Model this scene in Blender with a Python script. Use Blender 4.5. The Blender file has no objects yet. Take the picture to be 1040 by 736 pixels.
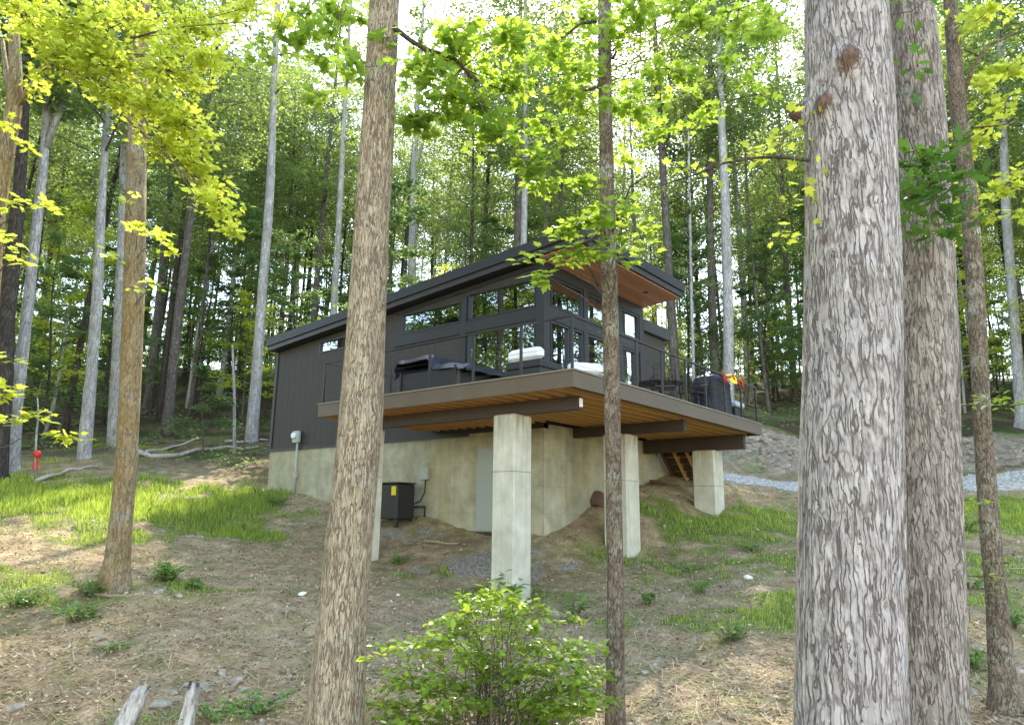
import bpy, math, random
import numpy as np
from mathutils import Vector, Matrix
random.seed(7); RNG = np.random.default_rng(11)
SC = bpy.context.scene
COL = SC.collection
PI = math.pi

# ------------------------------------------------------------------ camera
CAM = np.array([6.274, -9.482, 0.0]); FPX = 720.0; PITCH, ROLL, YAW = .21, .011, .673
FW = np.array([-math.sin(YAW)*math.cos(PITCH), math.cos(YAW)*math.cos(PITCH), math.sin(PITCH)])
R0 = np.array([math.cos(YAW), math.sin(YAW), 0.0]); U0 = np.cross(R0, FW)
RV = R0*math.cos(ROLL)+U0*math.sin(ROLL); UV = -R0*math.sin(ROLL)+U0*math.cos(ROLL)
FH = np.array([-math.sin(YAW), math.cos(YAW), 0.0])
def at(x, y, D):
    """world point seen at photo pixel (x, y) at horizontal distance D along the view heading"""
    d = FW + RV*(x-520)/FPX - UV*(y-368)/FPX
    return CAM + d*(D/float(d@FH))
def pxm(D): return D*1.0/FPX/math.cos(PITCH)*math.cos(PITCH)
def rd(x, y):
    return (x-CAM[0])*R0[0]+(y-CAM[1])*R0[1], (x-CAM[0])*FH[0]+(y-CAM[1])*FH[1]
def wxy(r, d): return CAM[0]+r*R0[0]+d*FH[0], CAM[1]+r*R0[1]+d*FH[1]
camd = bpy.data.cameras.new('camera'); cam = bpy.data.objects.new('camera', camd); COL.objects.link(cam)
camd.sensor_width = 36; camd.lens = FPX/1040*36; camd.clip_start = .05; camd.clip_end = 2000
cam.matrix_world = Matrix(((RV[0], UV[0], -FW[0], CAM[0]), (RV[1], UV[1], -FW[1], CAM[1]), (RV[2], UV[2], -FW[2], CAM[2]), (0, 0, 0, 1)))
SC.camera = cam

# ------------------------------------------------------------------ object helpers
def tag(o, label=None, cat=None, group=None, kind=None):
    if label: o['label'] = label
    if cat: o['category'] = cat
    if group: o['group'] = group
    if kind: o['kind'] = kind
    return o
def empty(name, loc, label, cat, group=None, rz=0):
    o = bpy.data.objects.new(name, None); COL.objects.link(o); o.location = loc; o.rotation_euler = (0, 0, rz)
    o.empty_display_size = .2
    return tag(o, label, cat, group)
def npmesh(name, V, loops, starts, tint=None, smooth=False, uvcol=None):
    me = bpy.data.meshes.new(name)
    V = np.asarray(V, np.float32); loops = np.asarray(loops, np.int32); starts = np.asarray(starts, np.int32)
    me.vertices.add(len(V)); me.vertices.foreach_set('co', V.ravel())
    me.loops.add(len(loops)); me.loops.foreach_set('vertex_index', loops)
    me.polygons.add(len(starts)); me.polygons.foreach_set('loop_start', starts)
    if smooth: me.polygons.foreach_set('use_smooth', np.ones(len(starts), bool))
    me.update(calc_edges=True)
    if tint is not None:
        a = me.attributes.new('tint', 'FLOAT', 'POINT'); a.data.foreach_set('value', np.asarray(tint, np.float32))
    if uvcol is not None:
        a = me.attributes.new('mask', 'FLOAT_COLOR', 'POINT'); a.data.foreach_set('color', np.asarray(uvcol, np.float32).ravel())
    return me
def link(name, me, mat, parent=None):
    o = bpy.data.objects.new(name, me); COL.objects.link(o)
    if mat is not None and len(me.materials) == 0: me.materials.append(mat)
    if parent is not None: o.parent = parent
    return o

class MB:
    """collects boxes, tubes and polygons into one mesh"""
    def __init__(s, off=(0, 0, 0)): s.v = []; s.f = []; s.off = np.array(off, float); s.t = []; s.sm = []
    def add(s, vs, fs, t=.5, sm=False):
        b = len(s.v); s.v += [tuple(np.array(p, float)-s.off) for p in vs]; s.f += [tuple(b+i for i in f) for f in fs]
        s.t += [t]*len(vs); s.sm += [sm]*len(fs); return s
    def box(s, x0, x1, y0, y1, z0, z1, t=.5):
        return s.add([(x0, y0, z0), (x1, y0, z0), (x1, y1, z0), (x0, y1, z0), (x0, y0, z1), (x1, y0, z1), (x1, y1, z1), (x0, y1, z1)],
              [(0, 3, 2, 1), (4, 5, 6, 7), (0, 1, 5, 4), (1, 2, 6, 5), (2, 3, 7, 6), (3, 0, 4, 7)], t)
    def cbox(s, x0, x1, y0, y1, z0, z1, c=.01, t=.5):
        """box with chamfered vertical and top/bottom edges"""
        lv = [(z0, c), (z0+c, 0), (z1-c, 0), (z1, c)]; vs = []
        for z, k in lv:
            a, b, d, e = x0+k, x1-k, y0+k, y1-k
            vs += [(a+c, d, z), (b-c, d, z), (b, d+c, z), (b, e-c, z), (b-c, e, z), (a+c, e, z), (a, e-c, z), (a, d+c, z)]
        fs = [tuple(range(7, -1, -1)), tuple(range(24, 32))]
        for l in range(3):
            for i in range(8): j = (i+1) % 8; fs.append((l*8+i, l*8+j, l*8+8+j, l*8+8+i))
        return s.add(vs, fs, t)
    def slab(s, pts, z0, z1, t=.5):
        """vertical prism over a convex polygon; z0/z1 numbers or functions of (x, y)"""
        n = len(pts); f0 = z0 if callable(z0) else (lambda x, y: z0); f1 = z1 if callable(z1) else (lambda x, y: z1)
        return s.add([(x, y, f0(x, y)) for x, y in pts]+[(x, y, f1(x, y)) for x, y in pts],
              [tuple(range(n-1, -1, -1)), tuple(range(n, 2*n))]+[(i, (i+1) % n, n+(i+1) % n, n+i) for i in range(n)], t)
    def beam(s, p, q, w, h, t=.5):
        """rectangular bar from p to q, w wide sideways, h deep"""
        p = np.array(p, float); q = np.array(q, float); d = q-p; d /= np.linalg.norm(d)
        up = np.array([0, 0, 1.]) if abs(d[2]) < .95 else np.array([1., 0, 0])
        a = np.cross(d, up); a /= np.linalg.norm(a); b = np.cross(a, d)
        vs = [c+a*i*w/2+b*j*h/2 for c in (p, q) for i, j in ((-1, -1), (1, -1), (1, 1), (-1, 1))]
        return s.add(vs, [(0, 3, 2, 1), (4, 5, 6, 7), (0, 1, 5, 4), (1, 2, 6, 5), (2, 3, 7, 6), (3, 0, 4, 7)], t)
    def tube(s, pts, radii, n=8, t=.5, caps=True, smooth=True):
        P = [np.array(p, float) for p in pts]; m = len(P)
        if not hasattr(radii, '__len__'): radii = [radii]*m
        vs = []; ref = None
        for i in range(m):
            d = P[min(i+1, m-1)]-P[max(i-1, 0)]; d = d/(np.linalg.norm(d)+1e-9)
            if ref is None:
                ref = np.array([1., 0, 0]) if abs(d[0]) < .8 else np.array([0, 1., 0])
            a = ref-d*(ref@d); a /= np.linalg.norm(a)+1e-9; ref = a; b = np.cross(d, a)
            for k in range(n):
                an = 2*PI*k/n; vs.append(P[i]+(a*math.cos(an)+b*math.sin(an))*radii[i])
        fs = [(i*n+k, i*n+(k+1) % n, (i+1)*n+(k+1) % n, (i+1)*n+k) for i in range(m-1) for k in range(n)]
        s.add(vs, fs, t, smooth)
        if caps: 
            b = len(s.v)-m*n
            s.f += [tuple(b+k for k in range(n-1, -1, -1)), tuple(b+(m-1)*n+k for k in range(n))]; s.sm += [False, False]
        return s
    def build(s, name, mat, parent=None, smooth=None):
        me = bpy.data.meshes.new(name); me.from_pydata(s.v, [], s.f)
        me.polygons.foreach_set('use_smooth', np.array(s.sm if smooth is None else [smooth]*len(s.f), bool))
        a = me.attributes.new('tint', 'FLOAT', 'POINT'); a.data.foreach_set('value', np.array(s.t, np.float32))
        me.update()
        return link(name, me, mat, parent)

# ------------------------------------------------------------------ materials
def newmat(name):
    m = bpy.data.materials.new(name); m.use_nodes = True; nt = m.node_tree; nt.nodes.clear()
    out = nt.nodes.new('ShaderNodeOutputMaterial'); return m, nt, out
class NT:
    def __init__(s, nt): s.nt = nt
    def n(s, typ, ins=None, **kw):
        nd = s.nt.nodes.new('ShaderNode'+typ)
        for k, v in kw.items(): setattr(nd, k, v)
        for k, v in (ins or {}).items():
            sk = nd.inputs[k]
            if isinstance(v, bpy.types.NodeSocket): s.nt.links.new(v, sk)
            elif isinstance(v, tuple) and len(v) == 3 and sk.type == 'RGBA': sk.default_value = (*v, 1)
            else: sk.default_value = v
        return nd
    def coord(s, scale=(1, 1, 1), kind='Object'):
        return s.n('Mapping', {'Vector': s.n('TexCoord').outputs[kind], 'Scale': scale}).outputs[0]
    def noise(s, vec, scale, detail=4, rough=.55, dist=0.):
        return s.n('TexNoise', {'Vector': vec, 'Scale': scale, 'Detail': detail, 'Roughness': rough, 'Distortion': dist}).outputs['Fac']
    def ramp(s, fac, stops, interp='LINEAR'):
        nd = s.n('ValToRGB', {'Fac': fac}); cr = nd.color_ramp; cr.interpolation = interp
        while len(cr.elements) < len(stops): cr.elements.new(.5)
        for e, (p, c) in zip(cr.elements, stops): e.position = p; e.color = (*c, 1) if len(c) == 3 else c
        return nd.outputs['Color']
    def mix(s, fac, a, b, mode='MIX'):
        nd = s.n('Mix', data_type='RGBA', blend_type=mode); 
        for i, v in ((0, fac), (6, a), (7, b)):
            if isinstance(v, bpy.types.NodeSocket): s.nt.links.new(v, nd.inputs[i])
            elif isinstance(v, tuple): nd.inputs[i].default_value = (*v, 1)
            else: nd.inputs[i].default_value = v
        return nd.outputs[2]
    def math(s, op, a, b=0., c=0., clamp=False):
        nd = s.n('Math', {0: a, 1: b, 2: c}, operation=op, use_clamp=clamp); return nd.outputs[0]
    def attr(s, name): return s.n('Attribute', attribute_name=name)
    def bump(s, h, strength=.5, dist=.02): return s.n('Bump', {'Height': h, 'Strength': strength, 'Distance': dist}).outputs[0]
def pbr(name, fn, rough=.7, spec=.3, metal=0.):
    m, nt, out = newmat(name); g = NT(nt); r = fn(g)
    col, nrm, ro = (r+(None, None))[:3] if isinstance(r, tuple) else (r, None, None)
    ins = {'Base Color': col, 'Roughness': rough if ro is None else ro, 'Specular IOR Level': spec, 'Metallic': metal}
    if nrm is not None: ins['Normal'] = nrm
    b = g.n('BsdfPrincipled', ins); nt.links.new(b.outputs[0], out.inputs[0]); return m
def paint(name, c, rough=.5, var=.15, scale=3., spec=.4, metal=0., bump=.05):
    def f(g):
        v = g.coord(); n = g.noise(v, scale, 5); n2 = g.noise(v, scale*12, 3)
        a = tuple(x*(1-var) for x in c); b = tuple(min(1, x*(1+var)) for x in c)
        col = g.mix(g.math('MULTIPLY_ADD', n2, .35, g.math('MULTIPLY', n, .65)), a, b)
        return col, g.bump(n2, bump, .01)
    return pbr(name, f, rough, spec, metal)

def bark(name, plate, crack, sx=22., sz=5.5, depth=.03, width=.16, lichen=None, warm=None, flaky=.5):
    """furrowed bark: long interlocking plates parted by dark cracks"""
    def f(g):
        v = g.coord((1, 1, 1)); w = g.n('TexNoise', {'Vector': v, 'Scale': 4., 'Detail': 3.}).outputs['Color']
        vv = g.n('VectorMath', {0: w, 1: (-.5, -.5, -.5)}, operation='ADD').outputs[0]
        vv = g.n('VectorMath', {0: vv, 'Scale': .055}, operation='SCALE').outputs[0]
        w3 = g.n('TexNoise', {'Vector': g.coord((30, 30, 12)), 'Scale': 1., 'Detail': 4.}).outputs['Color']
        w3 = g.n('VectorMath', {0: w3, 'Scale': .03}, operation='SCALE').outputs[0]
        vv = g.n('VectorMath', {0: vv, 1: w3}, operation='ADD').outputs[0]
        v2 = g.n('VectorMath', {0: v, 1: vv}, operation='ADD').outputs[0]
        v3 = g.n('Mapping', {'Vector': v2, 'Scale': (sx, sx, sz)}).outputs[0]
        vo = g.n('TexVoronoi', {'Vector': v3, 'Scale': 1.}, feature='DISTANCE_TO_EDGE').outputs['Distance']
        vc = g.n('TexVoronoi', {'Vector': v3, 'Scale': 1.}).outputs['Color']
        v4 = g.n('Mapping', {'Vector': v2, 'Scale': (sx*2.3, sx*2.3, sz*1.5)}).outputs[0]
        vo2 = g.n('TexVoronoi', {'Vector': v4, 'Scale': 1.}, feature='DISTANCE_TO_EDGE').outputs['Distance']
        varw = g.math('MULTIPLY', g.n('MapRange', {0: g.noise(g.coord((9, 9, 4)), 1., 4, .6), 1: .32, 2: .7, 3: .12, 4: 1.9}).outputs[0], width*1.7)
        e = g.n('MapRange', {0: vo, 2: varw}).outputs[0]
        e2 = g.n('MapRange', {0: vo2, 2: g.math('MULTIPLY', varw, 1.1)}).outputs[0]
        fine = g.noise(g.n('Mapping', {'Vector': v2, 'Scale': (90, 90, 16)}).outputs[0], 1., 5, .65)
        big = g.noise(v, 1.3, 4)
        ridge = g.n('TexNoise', {'Vector': g.n('Mapping', {'Vector': v2, 'Scale': (sx*.62, sx*.62, sz*.30)}).outputs[0], 'Scale': 1., 'Detail': 2.5, 'Roughness': .45}).outputs['Fac']
        rl = g.math('ABSOLUTE', g.math('SUBTRACT', g.math('FRACT', g.math('MULTIPLY', ridge, 5.)), .5))
        e3 = g.n('MapRange', {0: rl, 1: .02, 2: g.math('MULTIPLY_ADD', varw, .55, .035)}).outputs[0]
        tie = g.n('MapRange', {0: g.noise(g.coord((14, 14, 9)), 1., 3), 1: .42, 2: .58, 3: 1., 4: .3}).outputs[0]
        e = g.math('MULTIPLY', e3, g.math('SUBTRACT', 1., g.math('MULTIPLY', g.math('SUBTRACT', 1., e), g.math('MULTIPLY', tie, .8))))
        e2 = g.math('MAXIMUM', e2, .45)
        h = g.math('MULTIPLY', e, g.math('MULTIPLY_ADD', e2, .35, .65))
        h = g.math('MULTIPLY_ADD', fine, .5, h)
        pl = g.mix(g.n('SeparateColor', {0: vc}).outputs[0], tuple(x*.78 for x in plate), tuple(min(1, x*1.2) for x in plate))
        pl = g.mix(g.n('MapRange', {0: fine, 1: .3, 2: .7}).outputs[0], g.mix(.22, pl, crack), pl)
        if lichen: pl = g.mix(g.n('MapRange', {0: g.noise(v, 5., 6, .6), 1: .52, 2: .66}).outputs[0], pl, lichen)
        if warm: pl = g.mix(g.n('MapRange', {0: big, 1: .42, 2: .66}).outputs[0], pl, warm)
        col = g.mix(g.math('MULTIPLY_ADD', e2, .08, g.math('MULTIPLY', e, .92)), crack, pl)
        kn = g.math('MULTIPLY_ADD', g.math('SUBTRACT', g.noise(g.coord((30, 30, 14)), 1., 4, .7), .5), 1.3, g.attr('tint').outputs['Fac'])       # 1 on knots and burls
        kc = g.mix(fine, (.06, .035, .026), (.26, .165, .125))
        col = g.mix(g.n('MapRange', {0: kn, 1: .55, 2: .9}).outputs[0], col, kc)
        return col, g.bump(h, 1., depth)
    return pbr(name, f, .9, .15)

def leafmat(name, dark, light, trans, tw=.5, rough=.45, var=.5):
    m, nt, out = newmat(name); g = NT(nt)
    t = g.attr('tint').outputs['Fac']; ob = g.n('ObjectInfo').outputs['Random']
    t2 = g.math('ADD', t, g.math('MULTIPLY_ADD', ob, var*.5, -var*.25), clamp=True)
    col = g.mix(t2, dark, light)
    tc = g.mix(t2, tuple(x*.55 for x in trans), trans)
    p = g.n('BsdfPrincipled', {'Base Color': col, 'Roughness': rough, 'Specular IOR Level': .35})
    tr = g.n('BsdfTranslucent', {'Color': tc})
    mx = g.n('MixShader', {0: tw, 1: p.outputs[0], 2: tr.outputs[0]}); nt.links.new(mx.outputs[0], out.inputs[0]); return m

M = {}
M['oak'] = bark('oak_bark_pale', (.45, .40, .375), (.10, .078, .068), 30, 5.6, .016, .13, lichen=(.44, .41, .4))
M['oak2'] = bark('oak_bark_grey', (.39, .335, .295), (.095, .073, .06), 34, 6.5, .014, .14)
M['oak3'] = bark('oak_bark_tan', (.43, .345, .24), (.11, .08, .056), 44, 8, .012, .12, lichen=(.38, .33, .25))
M['tan'] = bark('bark_tan_green', (.34, .27, .17), (.12, .09, .055), 30, 8, .01, .1, lichen=(.3, .29, .25), warm=(.27, .17, .06))
M['mott'] = bark('bark_mottled', (.25, .2, .15), (.06, .045, .034), 40, 18, .01, .16, lichen=(.42, .43, .35), warm=(.22, .165, .12))
M['pale'] = bark('bark_pale_grey', (.47, .45, .43), (.2, .19, .18), 12, 3, .01, .12, lichen=(.55, .54, .53), warm=(.33, .31, .28))
M['dark'] = bark('bark_dark', (.09, .072, .06), (.03, .025, .022), 16, 4, .012, .15, lichen=(.12, .105, .09))
M['mid'] = bark('bark_mid', (.17, .145, .125), (.06, .05, .045), 16, 4, .012, .15, lichen=(.22, .205, .19))
M['twig'] = paint('twig_bark', (.09, .065, .05), .8, .3, 20)
M['lf_far'] = leafmat('leaf_forest', (.045, .095, .055), (.14, .21, .1), (.5, .62, .12), .46)
M['lf_under'] = leafmat('leaf_understory', (.05, .115, .065), (.13, .22, .115), (.4, .56, .15), .44)
M['lf_backlit'] = leafmat('leaf_yellow_backlit', (.17, .24, .02), (.4, .48, .04), (.93, .99, .12), .7, var=.3)  # yellow of backlit foliage put into the leaf colour
M['lf_mid'] = leafmat('leaf_maple', (.045, .12, .022), (.15, .26, .035), (.6, .78, .08), .55)
M['lf_dark'] = leafmat('leaf_oak_dark', (.03, .085, .02), (.08, .17, .035), (.2, .38, .04), .4)
M['lf_bush'] = leafmat('leaf_shrub', (.07, .16, .03), (.3, .42, .05), (.6, .74, .07), .42, .32)
M['lf_weed'] = leafmat('leaf_weed', (.08, .19, .05), (.2, .34, .08), (.35, .52, .08), .4)
M['grass'] = leafmat('grass_blade', (.12, .22, .03), (.42, .52, .1), (.6, .72, .1), .42)

M['siding'] = pbr('dark_siding', lambda g: (g.mix(g.noise(g.coord((9, 9, .3)), 2., 4), (.03, .026, .022), (.046, .04, .035)),
      g.bump(g.n('MapRange', {0: g.math('ABSOLUTE', g.math('SUBTRACT', g.math('FRACT', g.math('MULTIPLY', g.n('SeparateXYZ', {0: g.n('VectorMath', {0: g.coord(), 1: (1, 1, 0)}, operation='MULTIPLY').outputs[0]}).outputs[0], 3.28)), .5)), 1: .46, 2: .5}).outputs[0], .6, .01)), .55, .35)
M['trim'] = paint('black_trim', (.022, .021, .024), .45, .15, 2, .4)
M['roof'] = paint('dark_roof_metal', (.025, .023, .025), .45, .2, 1.2, .5)
def _wood(a, b, ax, pitch, gap=.035):
    def f(g):
        s3 = [26, 26, 26]; s3[ax] = 1.2
        v = g.coord(tuple(s3)); n = g.noise(v, 1., 6, .6, .4)
        o = g.n('SeparateXYZ', {0: g.coord()}).outputs[1-ax if ax < 2 else 0]
        q = g.math('MULTIPLY', o, 1/pitch); fr = g.math('ABSOLUTE', g.math('SUBTRACT', g.math('FRACT', q), .5))
        pl = g.n('TexWhiteNoise', {'W': g.math('FLOOR', q)}, noise_dimensions='1D').outputs['Value']
        c = g.mix(n, a, b); c = g.mix(g.math('MULTIPLY', pl, .45), c, tuple(x*.55 for x in a))
        gp = g.n('MapRange', {0: fr, 1: .5-gap, 2: .5}).outputs[0]
        c = g.mix(gp, c, tuple(x*.2 for x in a))
        return c, g.bump(g.math('SUBTRACT', n, g.math('MULTIPLY', gp, 2.)), .4, .006)
    return f
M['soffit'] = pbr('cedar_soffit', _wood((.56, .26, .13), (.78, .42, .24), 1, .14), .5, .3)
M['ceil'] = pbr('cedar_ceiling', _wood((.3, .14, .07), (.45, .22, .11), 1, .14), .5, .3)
M['joist'] = pbr('joist_lumber', _wood((.5, .25, .09), (.72, .42, .18), 1, 10.), .75, .2)
M['deckb'] = pbr('deck_boards', _wood((.20, .13, .085), (.32, .21, .13), 0, .14), .7, .2)
M['beam'] = paint('brown_beam', (.05, .036, .03), .6, .25, 4)
M['fascia'] = pbr('brown_fascia', lambda g: (g.mix(g.noise(g.coord(), 1.5, 5), (.078, .056, .038), (.12, .09, .068)), g.bump(g.noise(g.coord((3, 3, 40)), 2., 3), .08, .005)), .42, .4)
M['cap'] = paint('fascia_cap', (.2, .165, .13), .4, .15)
def _conc(g):
    v = g.coord(); n = g.noise(v, 2.2, 7, .62); st = g.noise(g.coord((5, 5, .5)), 1.4, 5); fn = g.noise(v, 60, 3)
    c = g.ramp(n, [(.25, (.24, .23, .165)), (.5, (.36, .345, .26)), (.75, (.48, .465, .365))])
    c = g.mix(g.n('MapRange', {0: st, 1: .52, 2: .8, 4: .5}).outputs[0], c, (.22, .21, .15))
    c = g.mix(g.n('MapRange', {0: g.noise(v, .8, 3), 1: .5, 2: .8, 4: .55}).outputs[0], c, (.44, .34, .17))
    z = g.n('SeparateXYZ', {0: v}).outputs[2]; zj = g.math('ABSOLUTE', g.math('SUBTRACT', g.math('FRACT', g.math('MULTIPLY', z, 1/.61)), .5))
    j = g.n('MapRange', {0: zj, 1: .488, 2: .5}).outputs[0]
    x = g.n('SeparateXYZ', {0: v}); xy = g.math('ADD', x.outputs[0], x.outputs[1])
    xj = g.math('ABSOLUTE', g.math('SUBTRACT', g.math('FRACT', g.math('MULTIPLY', xy, 1/.91)), .5))
    j = g.math('MAXIMUM', j, g.n('MapRange', {0: xj, 1: .485, 2: .5}).outputs[0])
    c = g.mix(g.math('MULTIPLY', j, .45), c, (.15, .14, .11))
    return c, g.bump(g.math('SUBTRACT', fn, g.math('MULTIPLY', j, 1.)), .25, .01)
M['conc'] = pbr('cast_concrete', _conc, .85, .2)
def _concp(g):
    v = g.coord(); n = g.noise(v, 2.5, 7, .62); st = g.noise(g.coord((9, 9, .8)), 1.4, 6, .65); fn = g.noise(v, 60, 3)
    c = g.ramp(n, [(.25, (.37, .36, .29)), (.5, (.49, .475, .4)), (.75, (.62, .605, .53))])
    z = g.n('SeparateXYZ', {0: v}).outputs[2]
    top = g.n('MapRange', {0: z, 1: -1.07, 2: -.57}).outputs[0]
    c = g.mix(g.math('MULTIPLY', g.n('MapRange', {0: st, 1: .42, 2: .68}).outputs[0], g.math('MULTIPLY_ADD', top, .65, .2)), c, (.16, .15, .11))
    j = g.n('MapRange', {0: g.math('ABSOLUTE', g.math('ADD', z, 1.58)), 1: .016, 2: .0}).outputs[0]
    c = g.mix(g.math('MULTIPLY', j, .65), c, (.12, .115, .09))
    return c, g.bump(g.math('SUBTRACT', g.math('MULTIPLY_ADD', n, .8, fn), j), .3, .012)
M['pillar'] = pbr('pillar_concrete', _concp, .85, .2)
def _glass():
    m, nt, out = newmat('window_glass'); g = NT(nt)
    fr = g.n('Fresnel', {'IOR': 1.6}).outputs[0]
    nb = g.bump(g.noise(g.coord(), 1.1, 1), .03, .05)
    gl = g.n('BsdfGlossy', {'Color': (.85, .9, .92), 'Roughness': 0.0, 'Normal': nb}); tr = g.n('BsdfTransparent', {'Color': (.35, .36, .33)})
    mx = g.n('MixShader', {0: g.math('MULTIPLY_ADD', fr, .6, .5, clamp=True), 1: tr.outputs[0], 2: gl.outputs[0]}); nt.links.new(mx.outputs[0], out.inputs[0]); return m
M['glass'] = _glass()
M['black'] = paint('black_metal', (.018, .018, .02), .4, .2, 5, .5)
M['blackpl'] = paint('black_plastic', (.02, .02, .022), .5, .2, 5, .4)
M['vinyl'] = pbr('wet_vinyl_cover', lambda g: (g.mix(g.noise(g.coord(), 3., 3), (.01, .012, .017), (.025, .028, .036)), g.bump(g.noise(g.coord((1., 2.2, 2)), 1.3, 2, .5, .8), .8, .05)), .42, .22)
M['greym'] = paint('grey_metal', (.36, .38, .36), .5, .12, 6, .4)
M['door'] = paint('grey_door_paint', (.30, .335, .31), .5, .08, 2)
M['yellow'] = paint('yellow_label', (.75, .6, .02), .5, .05)
M['white'] = paint('white_fabric', (.78, .8, .84), .8, .06, 8, .2)
M['wall_in'] = paint('interior_wall', (.3, .26, .22), .8, .08)
M['floor_in'] = paint('interior_floor', (.2, .13, .08), .5, .1)
M['red'] = paint('red_plastic', (.62, .045, .03), .6, .2, 9)
M['yel2'] = paint('yellow_fabric', (.8, .72, .03), .7, .1)
M['blue'] = paint('pale_blue_plastic', (.42, .52, .6), .5, .1)
M['rock'] = pbr('limestone', lambda g: (g.ramp(g.noise(g.coord(), 9., 6, .65), [(.3, (.17, .14, .11)), (.55, (.36, .32, .26)), (.75, (.52, .48, .41))]), g.bump(g.noise(g.coord(), 18, 6, .7), .7, .03)), .9, .15)
M['rockw'] = paint('white_stone', (.72, .71, .68), .8, .12, 20, .2, 0, .3)
def _weath(g):
    v = g.coord((20, 20, 2.)); n = g.noise(v, 1.6, 7, .7, .3)
    return g.ramp(n, [(.3, (.1, .08, .065)), (.48, (.42, .38, .34)), (.7, (.68, .65, .61))]), g.bump(n, 1., .03)
M['weath'] = pbr('weathered_wood', _weath, .9, .1)
M['fallen'] = paint('fallen_wood', (.3, .25, .19), .9, .35, 12, .1, 0, .5)
M['clay'] = paint('red_clay', (.13, .085, .06), .9, .3, 6, .1, 0, .5)
# ------------------------------------------------------------------ terrain
_cp = []
def cpix(x, y, D): p = at(x, y, D); _cp.append((*rd(p[0], p[1]), p[2]))
def cw(x, y, z): _cp.append((*rd(x, y), z))
for a in [(0, 736, 7.4), (260, 736, 7.5), (520, 736, 7.5), (780, 736, 7.4), (1040, 736, 7.0), (0, 660, 9.3), (115, 598, 12), (0, 600, 11.3), (300, 610, 12),
          (300, 680, 9.3), (700, 680, 9.3), (780, 600, 12.2), (900, 600, 12.2), (1000, 600, 11.8), (1010, 540, 16), (0, 560, 14), (70, 530, 16), (150, 520, 17.5), (0, 500, 19.5),
          (12, 477, 22), (85, 464, 24), (0, 465, 24), (255, 449, 30), (150, 432, 33), (60, 425, 34), (150, 402, 46), (0, 400, 46),
          (780, 500, 20.5), (700, 486, 22.5), (780, 485, 24.5), (860, 485, 24.5), (780, 432, 26.8), (1010, 487, 24), (1010, 438, 26.5), (1010, 505, 20.5), (780, 410, 38), (1010, 405, 38),
          (720, 432, 27), (850, 520, 18.5), (860, 560, 14.5), (760, 540, 16.6), (650, 640, 10.8), (520, 650, 10.7)]: cpix(*a)
for a in [(-1.7, .6, -1.55), (-1.6, 4.8, -1.0), (-1.2, 8.1, .0), (-4.9, .7, -1.15), (-14, 3.5, .62), (-12.1, 3.5, .5), (-9.5, 3.5, .15), (-7.9, 3.5, -.04), (-7, 3.5, -.1), (-5.3, 3.5, -.42), (-4.7, 3.5, -.52),
          (-3.1, 3.4, -.5), (-3.1, 3.9, -.4), (-3.1, 5.5, .22), (-3.1, 7, .72), (-3.0, 9, 1.0), (-2.0, 9.2, .8), (-7, 7, .8), (-12, 8, 1.4), (-14.2, 9, 1.75), (-8, 10.5, 1.8), (-3, 11, 1.25), (-1, 10.5, .7),
          (-9, 1.5, -.55), (-11, 0, -.6), (-2.5, 2.6, -.95)]: cw(*a)
for r, d, z in [(-30, 60, 11), (0, 40, 5.2), (0, 60, 11), (30, 60, 11), (0, 100, 20), (-60, 100, 20), (60, 100, 20), (0, 180, 30), (-120, 180, 30), (120, 180, 30), (-40, 24, 1.8), (-25, 12, -1.4), (-20, 2, -3.2),
                (0, 0, -3.6), (0, 4, -2.9), (20, 2, -3.3), (25, 12, -1.2), (40, 26, 2.4), (0, -25, -6.5), (-40, -25, -7), (40, -25, -6.5), (0, 400, 34), (-400, 400, 34), (400, 400, 34), (-400, -100, -8), (400, -100, -8), (0, -300, -14)]: _cp.append((r, d, z))
_cp = np.array(_cp); _N = len(_cp)
_A = np.linalg.norm(_cp[:, None, :2]-_cp[None, :, :2], axis=2)
_P = np.c_[np.ones(_N), _cp[:, :2]]
_S = np.block([[_A-np.eye(_N)*.25, _P], [_P.T, np.zeros((3, 3))]])
_W = np.linalg.solve(_S, np.r_[_cp[:, 2], 0, 0, 0])
_rg = np.random.default_rng(5)
def wnoise(x, y, s, k=9, seed=0):
    g = np.random.default_rng(100+seed); o = np.zeros_like(x, dtype=float)
    for i in range(k):
        a = g.uniform(0, 2*PI); f = 2*PI/s*g.uniform(.5, 1.6); o = o+np.sin((x*math.cos(a)+y*math.sin(a))*f+g.uniform(0, 6.28)+1.3*np.sin((x*math.sin(a)-y*math.cos(a))*f*.6+i))
    return o/k**.5*.9
def gzr(r, d):
    r = np.atleast_1d(np.asarray(r, float)); d = np.atleast_1d(np.asarray(d, float)); o = np.zeros(len(r))
    for i in range(0, len(r), 20000):
        q = np.c_[r[i:i+20000], d[i:i+20000]]
        o[i:i+20000] = np.linalg.norm(q[:, None]-_cp[None, :, :2], axis=2)@_W[:_N]+_W[_N]+q@_W[_N+1:]
    near = np.clip((d-3)/3, 0, 1)
    o += .035*wnoise(r, d, 1.7, seed=1)+.012*wnoise(r, d, .45, seed=2)+np.clip((d-24)/20, 0, 1)*.25*wnoise(r, d, 9, seed=3)
    return o
def gz(x, y):
    s = np.isscalar(x); r, d = rd(np.asarray(x, float), np.asarray(y, float)); z = gzr(r, d); return float(z[0]) if s else z
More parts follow.
